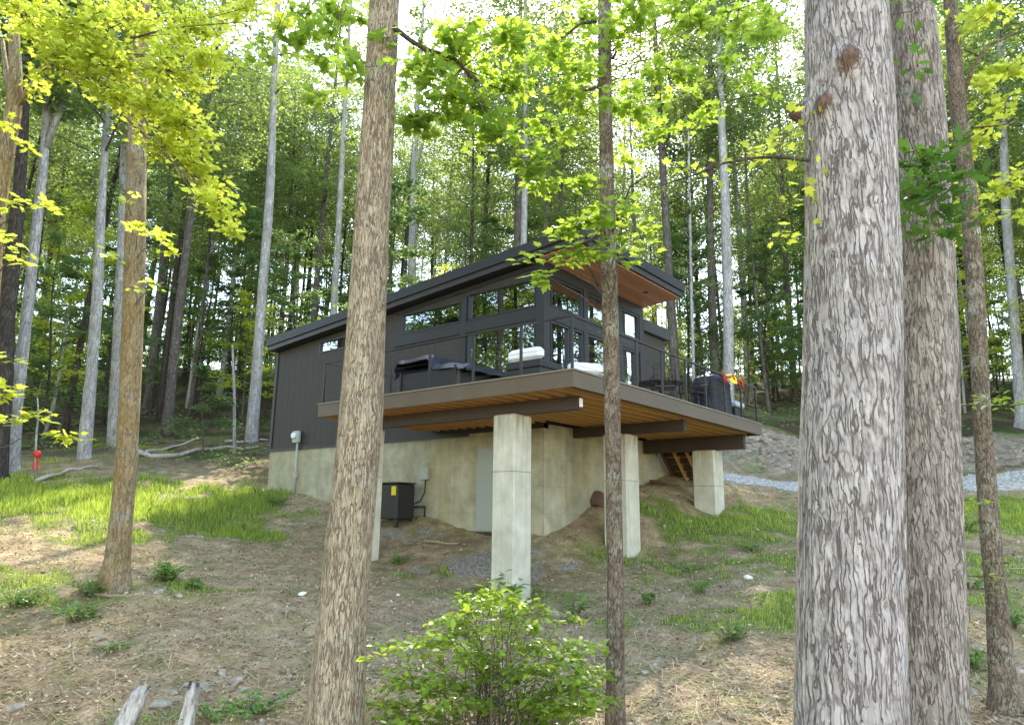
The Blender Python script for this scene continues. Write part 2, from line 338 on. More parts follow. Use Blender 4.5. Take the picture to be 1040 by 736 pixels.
def ingrass(r, d):
    """how grassy the ground is at camera-plan position (r, d), 0..1"""
    x, y = wxy(r, d); n = wnoise(r, d, 3.2, seed=4); n2 = wnoise(r, d, 1.1, seed=5)
    def blob(cr, cd, sr, sd, ang=0):
        c, s = math.cos(ang), math.sin(ang); u = (r-cr)*c+(d-cd)*s; v = -(r-cr)*s+(d-cd)*c
        return np.exp(-(u/sr)**2-(v/sd)**2)
    m = 1.25*blob(-12.5, 18.6, 9, 3.0, .10)*np.clip((-r-5.4+.5*n)/1.6, 0, 1)+.75*blob(-7.6, 21.3, 1.2, 1.)
    m += .95*blob(-8.6, 11.8, 2.2, 1.0)+.5*blob(-5.6, 12.6, 1.0, .5)+.55*blob(-3.3, 7.6, 1.1, .5)
    m += .8*blob(5.4, 17.2, 2.6, 1.5)+.5*blob(4.2, 14.6, 2.2, 1.6)+.55*blob(3.4, 11.4, 2.4, 1.2)+.35*blob(5.0, 10, 1.8, 2.4)
    m += 1.3*blob(13, 18.2, 4.5, 2.4)+.6*blob(10, 12.5, 3, 2)+.45*blob(0, 13.4, 1.2, .6)+.5*blob(-1.6, 14.6, 1.0, .5)
    m += .5*blob(8, 33, 14, 4)+.35*blob(-12, 28, 8, 3)
    return np.clip(m+.24*n+.26*n2*np.clip(m*3, .3, 1)-.03, 0, 1)
def gravelm(r, d):
    c = 22.7+.03*(r-6)+.0*r; road = np.clip(1.35-np.abs(d-c)/1.15, 0, 1)*np.clip((r-3.2)/1.2, 0, 1)
    pad = np.clip(1.5-np.hypot((r+.35)/1.5, (d-14.9)/.9), 0, 1)*.62
    pad2 = np.clip(1.3-np.hypot((r+2.6)/1.2, (d-17.2)/.6), 0, 1)*.6
    return np.clip(road+pad+pad2+.25*wnoise(r, d, 1.0, seed=6)*((road+pad+pad2) > .1), 0, 1)
def bankm(r, d):
    return np.clip(1.6-np.abs(d-25.6)/1.0, 0, 1)*np.clip((r-4)/1.5, 0, 1)*.9
def axis(lo, hi, a, b, st):
    c = list(np.arange(a, b, st)); s = st
    x = a
    while x > lo: s *= 1.13; x -= s; c.insert(0, x)
    s = st; x = c[-1]
    while x < hi: s *= 1.13; x += s; c.append(x)
    return np.array(c)
RA = axis(-420, 420, -17, 17, .16); DA = axis(-320, 500, 6.5, 29, .14)
RR, DD = np.meshgrid(RA, DA); r_, d_ = RR.ravel(), DD.ravel()
Z = gzr(r_, d_); X, Y = wxy(r_, d_)
G = ingrass(r_, d_); GR = gravelm(r_, d_); BK = bankm(r_, d_)
Z = Z+BK*.10*wnoise(r_, d_, .8, seed=8)+GR*.0
ins = (X > -13.9) & (X < -3.3) & (Y > 3.75) & (Y < 9.8); Z = np.where(ins, np.minimum(Z, 1.7), Z)
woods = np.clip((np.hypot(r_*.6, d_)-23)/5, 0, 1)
nr, nd = len(RA), len(DA)
idx = np.arange(nr*nd).reshape(nd, nr)
q = np.stack([idx[:-1, :-1], idx[:-1, 1:], idx[1:, 1:], idx[1:, :-1]], -1).reshape(-1, 4)
me = npmesh('ground', np.c_[X, Y, Z], q.ravel(), np.arange(len(q))*4, smooth=True, uvcol=np.c_[G, GR, BK, woods])
def _gr(g):
    v = g.coord(); mk = g.attr('mask'); sp = g.n('SeparateColor', {0: mk.outputs['Color']}); gr, gv, bk = sp.outputs[0], sp.outputs[1], sp.outputs[2]; wd = mk.outputs['Alpha']
    big = g.noise(v, .55, 5); med = g.noise(v, 3.2, 6, .65); fine = g.noise(v, 26., 6, .75); hair = g.noise(g.n('Mapping', {'Vector': g.coord(), 'Rotation': (0, 0, .6), 'Scale': (70, 16, 20)}).outputs[0], 1., 5, .7, 1.5)
    hair2 = g.noise(g.n('Mapping', {'Vector': g.coord(), 'Rotation': (0, 0, -.7), 'Scale': (60, 14, 20)}).outputs[0], 1., 5, .7, 1.5)
    straw = g.ramp(g.math('MULTIPLY_ADD', hair, .5, g.math('MULTIPLY', hair2, .5)), [(.33, (.12, .085, .05)), (.45, (.36, .275, .165)), (.55, (.6, .48, .31)), (.66, (.82, .72, .52))])
    dirt = g.ramp(fine, [(.3, (.1, .07, .042)), (.5, (.3, .215, .13)), (.7, (.48, .375, .24))])
    c = g.mix(g.n('MapRange', {0: med, 1: .38, 2: .6}).outputs[0], dirt, straw)
    c = g.mix(g.math('MULTIPLY', g.n('MapRange', {0: big, 1: .45, 2: .65}).outputs[0], .35), c, (.3, .175, .095))
    moss = g.mix(fine, (.07, .1, .025), (.24, .28, .08))
    thin = g.n('MapRange', {0: g.noise(v, 1.7, 5, .6), 1: .46, 2: .64, 4: .6}).outputs[0]
    c = g.mix(thin, c, moss)
    grs = g.mix(g.noise(v, 14, 5, .7), (.05, .1, .015), (.2, .27, .055))
    c = g.mix(g.math('MULTIPLY', g.n('MapRange', {0: g.math('MULTIPLY_ADD', g.math('SUBTRACT', fine, .5), .5, gr), 1: .22, 2: .6}).outputs[0], .85), c, grs)
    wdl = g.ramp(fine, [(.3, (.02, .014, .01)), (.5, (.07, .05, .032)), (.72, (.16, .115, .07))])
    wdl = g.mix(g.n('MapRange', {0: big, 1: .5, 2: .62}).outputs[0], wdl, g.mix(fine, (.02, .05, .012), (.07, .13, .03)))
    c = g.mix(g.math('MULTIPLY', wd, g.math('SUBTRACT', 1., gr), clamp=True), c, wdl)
    st = g.n('TexVoronoi', {'Vector': v, 'Scale': 38., 'Randomness': 1.}); sc = g.n('SeparateColor', {0: st.outputs['Color']}).outputs[0]
    gvl = g.ramp(g.math('MULTIPLY_ADD', sc, .6, g.math('MULTIPLY', fine, .4)), [(.2, (.12, .1, .08)), (.5, (.29, .26, .22)), (.8, (.52, .48, .42))])
    c = g.mix(g.n('MapRange', {0: g.math('MULTIPLY_ADD', g.math('SUBTRACT', med, .5), .9, gv), 1: .3, 2: .6}).outputs[0], c, gvl)
    rk = g.n('TexVoronoi', {'Vector': g.n('Mapping', {'Vector': v, 'Scale': (1, 1, 2.)}).outputs[0], 'Scale': 5.2}); rkd = g.n('TexVoronoi', {'Vector': g.n('Mapping', {'Vector': v, 'Scale': (1, 1, 2.)}).outputs[0], 'Scale': 5.2}, feature='DISTANCE_TO_EDGE').outputs[0]
    rc = g.mix(g.n('SeparateColor', {0: rk.outputs['Color']}).outputs[1], (.13, .1, .075), (.5, .42, .33))
    rc = g.mix(g.n('MapRange', {0: rkd, 1: 0., 2: .1}).outputs[0], (.13, .1, .07), rc); rc = g.mix(g.n('MapRange', {0: med, 1: .4, 2: .6, 4: .8}).outputs[0], rc, g.mix(fine, (.1, .07, .045), (.55, .47, .37))); rc = g.mix(g.n('MapRange', {0: big, 1: .55, 2: .7, 4: .7}).outputs[0], rc, moss)
    c = g.mix(g.n('MapRange', {0: g.math('MULTIPLY_ADD', g.math('SUBTRACT', med, .5), .8, bk), 1: .3, 2: .6}).outputs[0], c, rc)
    h = g.math('MULTIPLY_ADD', fine, .6, g.math('MULTIPLY', hair, .6)); h = g.math('MULTIPLY_ADD', g.math('MULTIPLY', bk, rkd), 4., h)
    return c, g.bump(h, .9, .035)
M['ground'] = pbr('ground_soil', _gr, .95, .08)
tag(link('ground', me, M['ground']), kind='structure')

# crushed stone drive as its own thin sheet
rs = np.arange(4.4, 40, .3); ws = np.linspace(-1, 1, 7); pts = []
for r in rs:
    for w in ws:
        hw = 1.0+.12*math.sin(r*1.7)+.3*min(1, max(0, (r-8)/10)); dd = 22.7+.03*(r-6)+w*hw; pts.append((r, dd))
pts = np.array(pts); zz = gzr(pts[:, 0], pts[:, 1])+.02; xx, yy = wxy(pts[:, 0], pts[:, 1])
zz = zz-np.where((np.arange(len(pts)) % 7 == 0) | (np.arange(len(pts)) % 7 == 6), .05, -.01)
id2 = np.arange(len(pts)).reshape(-1, 7); q = np.stack([id2[:-1, :-1], id2[1:, :-1], id2[1:, 1:], id2[:-1, 1:]], -1).reshape(-1, 4)
M['gravel'] = pbr('crushed_stone', lambda g: (g.ramp(g.n('SeparateColor', {0: g.n('TexVoronoi', {'Vector': g.coord(), 'Scale': 22.}).outputs['Color']}).outputs[0], [(.1, (.22, .2, .18)), (.5, (.44, .41, .37)), (.9, (.68, .65, .6))]), g.bump(g.noise(g.coord(), 20, 5, .7), .7, .03)), .95, .1)
tag(link('gravel_road', npmesh('gravel_road', np.c_[xx, yy, zz], q.ravel(), np.arange(len(q))*4, smooth=True), M['gravel']), kind='structure')

# ------------------------------------------------------------------ house
XL, XG, YF, YB, YE = -14.0, -3.17, 3.55, 8.42, 9.95
FL = 2.33; SZ = 1.92
rb = lambda x, y=0: 5.08+.075*(x+14.2)                      # underside of the sloping roof
house = empty('modern_cabin', (XG, YF, 0), 'black single-slope cabin with cedar soffit and big windows on a pale concrete base', 'house')
H = lambda: MB((XG, YF, 0))
def wallrun(mb, along, c0, c1, s0, s1, z0, topf, opens):
    """wall between s0 and s1 along axis, thickness c0..c1, with rectangular openings (a, b, zlo, zhi)"""
    cuts = sorted({s0, s1, *[o[0] for o in opens], *[o[1] for o in opens]})
    for a, b in zip(cuts[:-1], cuts[1:]):
        os_ = sorted([(o[2], o[3]) for o in opens if o[0] < (a+b)/2 < o[1]]); z = z0; segs = []
        for lo, hi in os_:
            if lo > z: segs.append((z, lo))
            z = hi
        P = [(a, c0), (b, c0), (b, c1), (a, c1)] if along == 'x' else [(c1, a), (c1, b), (c0, b), (c0, a)]
        for lo, hi in segs: mb.slab(P, lo, hi)
        mb.slab(P, z, topf)
# openings: (a, b, zlo, zhi)
fo = [(-11.75, -9.7, 4.78, 5.16), (-8.05, -5.84, 4.82, 5.4), (-5.56, -3.4, 4.82, 5.54), (-5.56, -3.4, 2.42, 4.52)]
ro = [(3.82, 5.22, 4.86, 5.6), (5.42, 6.85, 4.86, 5.6), (7.15, 8.15, 4.86, 5.6), (3.82, 4.58, 2.45, 4.5), (4.62, 5.22, 2.45, 4.5), (5.42, 6.85, 2.45, 4.5), (7.16, 7.9, 2.36, 4.5)]
w = H(); wallrun(w, 'x', YF, YF+.18, XL, XG, SZ, lambda x, y: rb(x), fo)
# cut the siding over the corner bay down to the floor line only
w.build('front_wall', M['siding'], house)
w = H(); wallrun(w, 'y', XG-.18, XG, YF+.18, YB, SZ+.12, lambda x, y: rb(x), ro); w.build('gable_wall', M['siding'], house)
w = H(); wallrun(w, 'x', YB-.18, YB, XL+.18, XG-.18, SZ, lambda x, y: rb(x), []); w.build('back_wall', M['siding'], house)
w = H(); wallrun(w, 'y', XL, XL+.18, YF+.18, YB, SZ, lambda x, y: rb(x), []); w.build('side_wall', M['siding'], house)
w = H().box(-10, XG-.06, YB+.001, YE, SZ, 5.22); w.build('rear_wing', M['siding'], house)
w = H().cbox(-10.2, XG+.06, YB-.02, YE+.12, 5.22, 5.58, .02); w.build('wing_roof', M['roof'], house)
# trims
t = H(); t.box(XL-.03, XL+.1, YF-.03, YF-.001, SZ-.02, rb(XL)); t.box(XL-.03, -5.46, YF-.035, YF-.002, SZ-.07, SZ+.02)
for a, b in ((-8.3, XG),): t.slab([(a, YF-.03), (b, YF-.03), (b, YF-.001), (a, YF-.001)], lambda x, y: rb(x)-.11, lambda x, y: rb(x))
t.box(-8.3, XG, YF-.04, YF-.002, 4.5, 4.8); t.box(-5.8, -5.6, YF-.045, YF-.002, 2.35, 5.5); t.box(XG-.2, XG+.035, YF-.046, YF+.2, 2.34, rb(XG)-.02)
t.box(XG+.001, XG+.03, YF+.2, YB, 4.52, 4.84)
t.slab([(XG+.001, YF+.2), (XG+.03, YF+.2), (XG+.03, YB), (XG+.001, YB)], 5.62, lambda x, y: rb(x))
for a, b in ((5.24, 5.4), (6.87, 7.13), (8.17, 8.42)): t.box(XG+.001, XG+.036, a, b, 2.34, 5.66)
t.build('black_trim', M['trim'], house)
def window(plane, c, a, b, z0, z1, name='window', mull=()):
    """framed pane in an opening, plane 'x' = front facade, 'y' = gable"""
    e, fw = .055, .045; f = H()
    def bx(a0, a1, q0, q1, zz0, zz1): f.box(a0, a1, q0, q1, zz0, zz1) if plane == 'x' else f.box(q0, q1, a0, a1, zz0, zz1)
    c0, c1 = (c-.02, c+.1) if plane == 'x' else (c-.1, c+.02)
    bx(a+.002, a+fw, c0, c1, z0+.002, z1-.002); bx(b-fw, b-.002, c0, c1, z0+.002, z1-.002); bx(a+fw+.001, b-fw-.001, c0, c1, z0+.002, z0+fw); bx(a+fw+.001, b-fw-.001, c0, c1, z1-fw, z1-.002)
    for m in mull: bx(m-.03, m+.03, c0, c1, z0+fw+.001, z1-fw-.001)
    fr = f.build(name, M['black'], house); g = H(); k = c+.04 if plane == 'x' else c-.04
    if plane == 'x': g.add([(a+.05, k, z0+.05), (b-.05, k, z0+.05), (b-.05, k, z1-.05), (a+.05, k, z1-.05)], [(0, 1, 2, 3)])
    else: g.add([(k, a+.05, z0+.05), (k, b-.05, z0+.05), (k, b-.05, z1-.05), (k, a+.05, z1-.05)], [(0, 1, 2, 3)])
    gp = g.build('pane', M['glass'], None); gp.parent = fr
    return fr
for i, o in enumerate(fo): window('x', YF, *o)
for i, o in enumerate(ro[:6]): window('y', XG, *o)
d = window('y', XG, *ro[6], name='glass_door'); hd = H().box(XG+.03, XG+.07, 7.27, 7.29, 3.2, 3.6).build('handle', M['greym'], None); hd.parent = d
w = H(); w.cbox(XG-.15, XG+.0-.02, 7.92, 7.96, 2.4, 4.4); 
# roof
r = H(); r.slab([(XL-.1, 3.22), (-1.92, 3.22), (-1.92, 8.5), (XL-.1, 8.5)], lambda x, y: rb(x)+.02, lambda x, y: rb(x)+.36); roof = r.build('roof', M['roof'], house)
r = H(); P = 3.17
r.slab([(XL-.15, P), (-1.87, P), (-1.87, 3.218), (XL-.15, 3.218)], lambda x, y: rb(x)+.17, lambda x, y: rb(x)+.42)
r.slab([(-1.918, 3.222), (-1.87, 3.222), (-1.87, 8.55), (-1.918, 8.55)], lambda x, y: rb(x)+.17, lambda x, y: rb(x)+.42)
r.slab([(XL-.15, 3.222), (XL-.12, 3.222), (XL-.12, 8.55), (XL-.15, 8.55)], lambda x, y: rb(x)+.17, lambda x, y: rb(x)+.42)
r.build('roof_edge', M['trim'], None).parent = roof
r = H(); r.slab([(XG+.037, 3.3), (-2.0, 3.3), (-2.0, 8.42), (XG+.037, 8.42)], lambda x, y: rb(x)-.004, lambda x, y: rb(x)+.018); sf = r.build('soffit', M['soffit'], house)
r = H(); zc = rb(-2.45)-.006; r.tube([(-2.45, 7.3, zc+.004), (-2.45, 7.3, zc-.012)], .075, 20); r.build('recessed_light', M['black'], None).parent = sf
# foundation
f = H(); f.box(XL+.02, -5.46, YF+.01, YF+.3, -1.6, SZ-.001); f.box(-5.459, XG, YF+.01, YF+.3, -1.6, 2.02); f.box(XG-.3, XG, YF+.302, YE, -1.6, 2.02); f.box(XL+.02, XL+.3, YF+.302, YE, -1.2, SZ-.001); f.box(XL+.302, XG-.302, YE-.3, YE, -.5, SZ-.001)
f.build('foundation', M['conc'], house)
f = H(); f.cbox(-5.14, -4.2, YF-.03, YF+.006, -.40, 1.56, .008); dr = f.build('basement_door', M['door'], house)
f = H(); f.tube([(-4.3, YF-.03, .5), (-4.3, YF-.09, .5)], .03, 10); f.build('knob', M['greym'], None).parent = dr
f = H(); f.box(-5.3, -4.1, YF-.05, YF+.005, -.62, -.42); f.build('door_gap_shade', M['black'], None).parent = dr  # black strip stands in for the shaded gap under the door
# interior
f = H(); f.box(XL+.2, XG-.2, YF+.2, YB-.2, 2.2, FL); f.build('floor', M['floor_in'], house)
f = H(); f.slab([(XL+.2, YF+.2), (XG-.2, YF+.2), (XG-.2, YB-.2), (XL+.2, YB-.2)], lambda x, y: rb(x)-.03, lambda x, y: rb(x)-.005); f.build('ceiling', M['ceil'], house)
f = H(); f.box(-8.5, -8.4, YF+.2, YB-.2, FL+.01, 5.4); f.box(-8.39, XG-.25, YB-.25, YB-.2, FL+.01, 5.4); f.build('inner_wall', M['wall_in'], house)
def armchair(x0, x1, y0, y1, label, ang=0):
    cx_, cy_ = (x0+x1)/2, (y0+y1)/2; s = empty('outdoor_armchair', (cx_, cy_, FL+.0), label, 'armchair', 'cushioned armchairs on the deck corner', ang); w2, d2 = (x1-x0)/2, (y1-y0)/2; S = lambda: MB()
    S().cbox(-w2, w2, -d2, d2, .1, .36, .02).build('base', M['blackpl'], s); S().cbox(-w2, w2, -d2, -d2+.12, .361, .52, .02).build('backrest', M['blackpl'], s)
    S().cbox(-w2, -w2+.1, -d2+.122, d2, .361, .5, .02).build('armrest', M['blackpl'], s); S().cbox(w2-.1, w2, -d2+.122, d2, .361, .5, .02).build('armrest', M['blackpl'], s)
    S().cbox(-w2+.02, w2-.02, -d2-.01, -d2+.2, .525, .76, .06).build('back_cushion', M['white'], s); S().cbox(-w2+.11, w2-.11, -d2+.21, d2, .37, .47, .04).build('seat_cushion', M['white'], s)
    for sx in (-1, 1):
        for sy in (-1, 1): S().box(sx*(w2-.05)-.025, sx*(w2-.05)+.025, sy*(d2-.05)-.025, sy*(d2-.05)+.025, 0, .1).build('leg', M['black'], s)
armchair(-2.2, -1.36, .95, 1.7, 'black wicker armchair with bright pale cushion behind the front railing near the corner')
armchair(-2.2, -1.4, 2.6, 3.4, 'black armchair with grey white cushion on the right side of the cabin corner', .9)
# utilities on the wall
u = H(); u.cbox(-12.62, -12.32, YF-.16, YF-.04, 2.05, 2.42, .02); um = u.build('electric_meter', M['greym'], house)
u = H(); u.tube([(-12.47, YF-.16, 2.27), (-12.47, YF-.25, 2.27)], [.1, .085], 18); u.build('meter_dial', M['white'], None).parent = um
u = H(); u.tube([(-12.4, YF-.1, 2.05), (-12.4, YF-.1, .45)], .035, 10); u.box(-12.46, -12.34, YF-.15, YF-.05, 1.0, 1.15); u.build('conduit', M['greym'], None).parent = um
u = H(); u.cbox(-7.05, -6.75, YF-.12, YF+.005, .82, 1.12, .015); ub = u.build('junction_box', M['greym'], house)
u = H(); u.tube([(-6.85, YF-.05, .82), (-6.87, YF-.06, .5), (-7.0, YF-.08, .28), (-7.3, YF-.1, .2), (-7.65, YF-.1, .3), (-7.95, YF-.2, .45)], .016, 6); u.build('cable', M['black'], None).parent = ub
u = H(); u.tube([(-6.85, YF-.05, .15), (-8.0, YF-.2, .12)], .03, 6); u.tube([(-6.85, YF-.05, .15), (-6.85, YF-.05, -.12)], .022, 6); u.build('pipe', M['black'], None).parent = ub

# ------------------------------------------------------------------ deck
D0 = (0, 0, 2.325); deck = empty('raised_deck', D0, 'brown wooden deck wrapped around the cabin corner on concrete pillars', 'deck'); K = lambda: MB(D0)
DZ, FB, DL, DW = 2.325, 2.025, 6.75, 8.7
k = K(); k.box(-DL+.03, -.03, .03, YF-.06, DZ-.03, DZ-.002); k.box(XG+.05, -.03, YF-.058, DW-.03, DZ-.03, DZ-.002); k.build('decking', M['deckb'], deck)
k = K(); k.cbox(-DL, 0, -.0, .028, FB, DZ-.022, .006); k.build('fascia', M['fascia'], deck)
k = K(); k.cbox(-.028, 0, .03, DW, FB, DZ-.022, .006); k.build('fascia', M['fascia'], deck)
k = K(); k.cbox(-DL, -DL+.028, .03, YF-.05, FB, DZ-.022, .006); k.build('fascia', M['fascia'], deck)
k = K(); k.cbox(-3.1, -.03, DW-.028, DW, FB, DZ-.022, .006); k.build('fascia', M['fascia'], deck)
k = K(); k.box(-DL-.02, .02, -.02, .06, DZ-.02, DZ+.006); k.box(-.06, .02, .062, DW+.02, DZ-.02, DZ+.006); k.box(-DL-.02, -DL+.05, .062, YF-.05, DZ-.02, DZ+.006); k.build('edge_cap', M['cap'], deck)
x = -DL+.03
while x < -.06:
    y1 = YF-.06 if x < XG+.06 else DW-.03
    K().box(x, x+.04, .03, y1, FB+.002, DZ-.035, random.random()).build('joist', M['joist'], deck); x += .3
for n, (x0, x1, yc, z0) in enumerate([(-6.6, -.43, .85, 1.79), (XG+.01, -.3, 4.8, 1.79), (-3.1, -.3, 8.25, 1.66)]):
    k = K(); 
    for j in (-1, 0, 1): k.cbox(x0-.0*j, x1, yc+j*.047-.022, yc+j*.047+.022, z0, FB-.001, .003)
    k.build('beam', M['beam'], deck)
K().cbox(-.425, -.40, .80, .90, 1.83, 1.99, .01).build('beam_end_cap', M['white'], deck)
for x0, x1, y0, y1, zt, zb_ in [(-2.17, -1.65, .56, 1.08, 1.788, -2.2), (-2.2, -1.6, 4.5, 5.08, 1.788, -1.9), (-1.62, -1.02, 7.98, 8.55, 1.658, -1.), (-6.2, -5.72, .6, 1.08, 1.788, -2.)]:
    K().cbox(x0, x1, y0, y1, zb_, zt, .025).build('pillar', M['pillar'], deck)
# railing
rail = empty('deck_railing', (0, 0, DZ), 'thin black cable railing around the deck edge', 'railing'); Q = lambda: MB((0, 0, DZ))
ZR = DZ+.93
posts = [(-.07, .07), (-1.14, .07), (-2.25, .07), (-3.38, .07), (-4.5, .07), (-5.6, .07), (-6.68, .07), (-.07, 1.15), (-.07, 2.25), (-.07, 3.3), (-.07, 4.4), (-.07, 5.42), (-.07, 6.5), (-.07, 7.54), (-.07, 8.58), (-6.68, 1.2), (-6.68, 2.3), (-6.68, 3.4)]
for x, y in posts: Q().box(x-.02, x+.02, y-.02, y+.02, DZ+.008, ZR-.02).build('post', M['black'], rail)
Q().box(-6.71, -.04, .045, .095, ZR-.018, ZR+.014).build('top_rail', M['black'], rail); Q().box(-.095, -.045, .1, 8.62, ZR-.018, ZR+.014).build('top_rail', M['black'], rail); Q().box(-6.71, -6.66, .1, 3.45, ZR-.018, ZR+.014).build('top_rail', M['black'], rail)
for i in range(1, 9):
    z = DZ+.93*i/9
    Q().tube([(-6.68, .07, z), (-.07, .07, z)], .0028, 5).build('cable', M['black'], rail); Q().tube([(-.07, .07, z), (-.07, 8.58, z)], .0028, 5).build('cable', M['black'], rail)
# stairs off the far end
st = empty('wooden_stairs', (-3, DW, 2.3), 'timber stairs running down behind the far concrete pillar', 'stairs'); T = lambda: MB((-3, DW, 2.3))
for x in (-3.0, -2.62, -2.24, -1.86):
    T().beam((x, 8.73, 2.1), (x, 10.4, .55), .045, .27).build('stringer', M['joist'], st)
for i in range(8):
    T().box(-3.05, -1.82, 8.75+i*.2, 9.0+i*.2, 2.2-.185*i-.04, 2.2-.185*i).build('tread', M['deckb'], st); T().box(-2.98, -1.88, 8.76+i*.2, 8.78+i*.2, 2.2-.185*i-.2, 2.2-.185*i-.045).build('riser', M['beam'], st)

# ------------------------------------------------------------------ on the deck
t = empty('hot_tub', (-4.2, 1.6, DZ), 'dark hot tub with wet black cover behind the front railing', 'hot tub'); T = lambda: MB((-4.2, 1.6, DZ))
T().cbox(-5.0, -3.25, .75, 2.5, DZ+.004, DZ+.60, .05).build('tub_shell', M['blackpl'], t)
n = 14; vs = []; prof = [(-5.06, 2.88), (-5.05, 3.2), (-5.0, 3.24), (-4.1, 3.24), (-4.0, 3.21), (-3.95, 3.02), (-3.3, 2.96), (-3.05, 2.93), (-3.0, 2.8)]
prof2 = []
for (a, b), (c, d_e) in zip(prof[:-1], prof[1:]):
    for j in range(5): prof2.append((a+(c-a)*j/5, b+(d_e-b)*j/5))
prof2.append(prof[-1])
for j in range(n+1):
    y = .68+1.9*j/n
    for i, (a, b) in enumerate(prof2): vs.append((a+.015*math.sin(j*1.9+i), y+.02*math.sin(i*1.3), b+.018*math.sin(i*.9+j*.8)*math.sin(j*.6+1)-(.12 if j in (0, n) else 0)*(1 if i < len(prof2)-3 else .2)))
m_ = len(prof2); T().add(vs, [(j*m_+i, j*m_+i+1, (j+1)*m_+i+1, (j+1)*m_+i) for j in range(n) for i in range(m_-1)], .5, True).build('folded_cover', M['vinyl'], t)
for x in (-4.95, -3.35): T().box(x, x+.05, .72, .745, DZ+.1, DZ+.6).build('corner_trim', M['black'], t)
def chair(x, y, rz, label):
    c = empty('patio_chair', (x, y, DZ+.005), label, 'chair', 'patio chairs at the deck table', rz); C_ = lambda: MB()
    C_().cbox(-.24, .24, -.24, .24, .42, .45, .012).build('seat', M['black'], c)
    b = C_(); b.tube([(-.23, .24, .44), (-.24, .31, .9), (0, .33, .95), (.24, .31, .9), (.23, .24, .44)], .013, 6)
    for i in range(5): xx_ = -.16+.08*i; b.tube([(xx_, .25, .46), (xx_, .315, .91)], .007, 5)
    for i in range(3): b.tube([(-.23, .26+.02*i, .56+.12*i), (.23, .26+.02*i, .56+.12*i)], .007, 5)
    b.build('backrest', M['black'], c)
    for sx in (-1, 1):
        for sy in (-1, 1): C_().tube([(sx*.22, sy*.22, .43), (sx*.26, sy*.27, 0)], .013, 6).build('leg', M['black'], c)
        C_().tube([(sx*.25, -.24, .43), (sx*.27, -.22, .66), (sx*.27, .1, .67), (sx*.25, .28, .66)], .014, 6).build('armrest', M['black'], c)
tb = empty('patio_table', (-1.25, 5.6, DZ+.005), 'round black metal patio table on the right side of the deck', 'table'); C_ = lambda: MB()
C_().tube([(0, 0, .7), (0, 0, .725)], [.55, .55], 28).build('table_top', M['black'], tb); C_().tube([(0, 0, .04), (0, 0, .7)], .04, 10).build('pedestal', M['black'], tb)
for a in range(4): C_().tube([(0, 0, .12), (.38*math.cos(a*PI/2+.4), .38*math.sin(a*PI/2+.4), .015)], .018, 6).build('leg', M['black'], tb)
chair(-.75, 4.75, 3.7, 'black wire patio chair nearest the camera at the round table'); chair(-2.1, 5.3, 1.9, 'black wire patio chair between the round table and the glass')
chair(-.55, 5.9, -1.7, 'black wire patio chair beside the railing at the round table'); chair(-1.5, 6.5, .2, 'black wire patio chair on the far side of the round table')
gr = empty('covered_grill', (-.55, 6.9, DZ), 'boxy barbecue grill under a black cover by the deck railing', 'grill'); C_ = lambda: MB()
g_ = C_(); vs = []
for z, k1 in ((.03, 1.06), (.3, 1.02), (.75, .98), (.8, 1.0), (.95, .85), (1.0, .7)):
    for a in range(20):
        an = 2*PI*a/20; cx_, sx_ = math.cos(an), math.sin(an); q4 = (abs(cx_)**5+abs(sx_)**5)**(-.2)
        vs.append((cx_*q4*.36*k1*(1+.02*math.sin(a*3.1+z*9)), sx_*q4*.48*k1*(1+.02*math.sin(a*2.3+z*5)), z))
g_.add(vs, [(l*20+i, l*20+(i+1) % 20, l*20+20+(i+1) % 20, l*20+20+i) for l in range(5) for i in range(20)]+[tuple(range(100, 120))], .5, True).build('cover', M['vinyl'], gr)
for sy in (-1, 1): C_().tube([(-.3, sy*.4-.02, .05), (-.3, sy*.4+.02, .05)], .05, 12).build('wheel', M['black'], gr)
co = empty('storage_bin', (-.5, 8.0, DZ), 'pale blue and dark storage bin near the far end of the deck', 'bin')
C_().cbox(-.22, .22, -.25, .25, .004, .36, .03).build('bin_body', M['blackpl'], co); C_().cbox(-.25, .25, -.28, .28, .362, .5, .03).build('lid', M['blue'], co)
tg = MB((-.07, 7.1, ZR)); pts = [(-.03-.04*math.sin(i*1.1), 6.35+i*.13, ZR+.05-.07*abs(math.sin(i*.8))) for i in range(11)]; tg.tube(pts, .02, 6)
for i in (1, 2, 8, 9): tg.tube([pts[i], (pts[i][0]+.03, pts[i][1]+.04, pts[i][2]-.2)], [.02, .01], 6)
rp = tg.build('red_rope', M['red']); rp.location = (-.07, 7.1, ZR); tag(rp, 'thick red rope draped over the deck railing above the grill', 'rope')
yc_ = MB((-.1, 6.95, ZR)); yc_.add([(-.12, 6.7, ZR+.05), (-.05, 6.95, ZR+.1), (-.03, 7.2, ZR+.04), (-.02, 7.25, ZR-.1), (-.0, 6.95, ZR-.14), (-.02, 6.7, ZR-.06)], [(0, 1, 4, 5), (1, 2, 3, 4)], .5, True)
yo = yc_.build('towel', M['yel2']); yo.location = (-.1, 6.95, ZR); tag(yo, 'small bright yellow cloth hung over the railing beside the red rope', 'cloth')
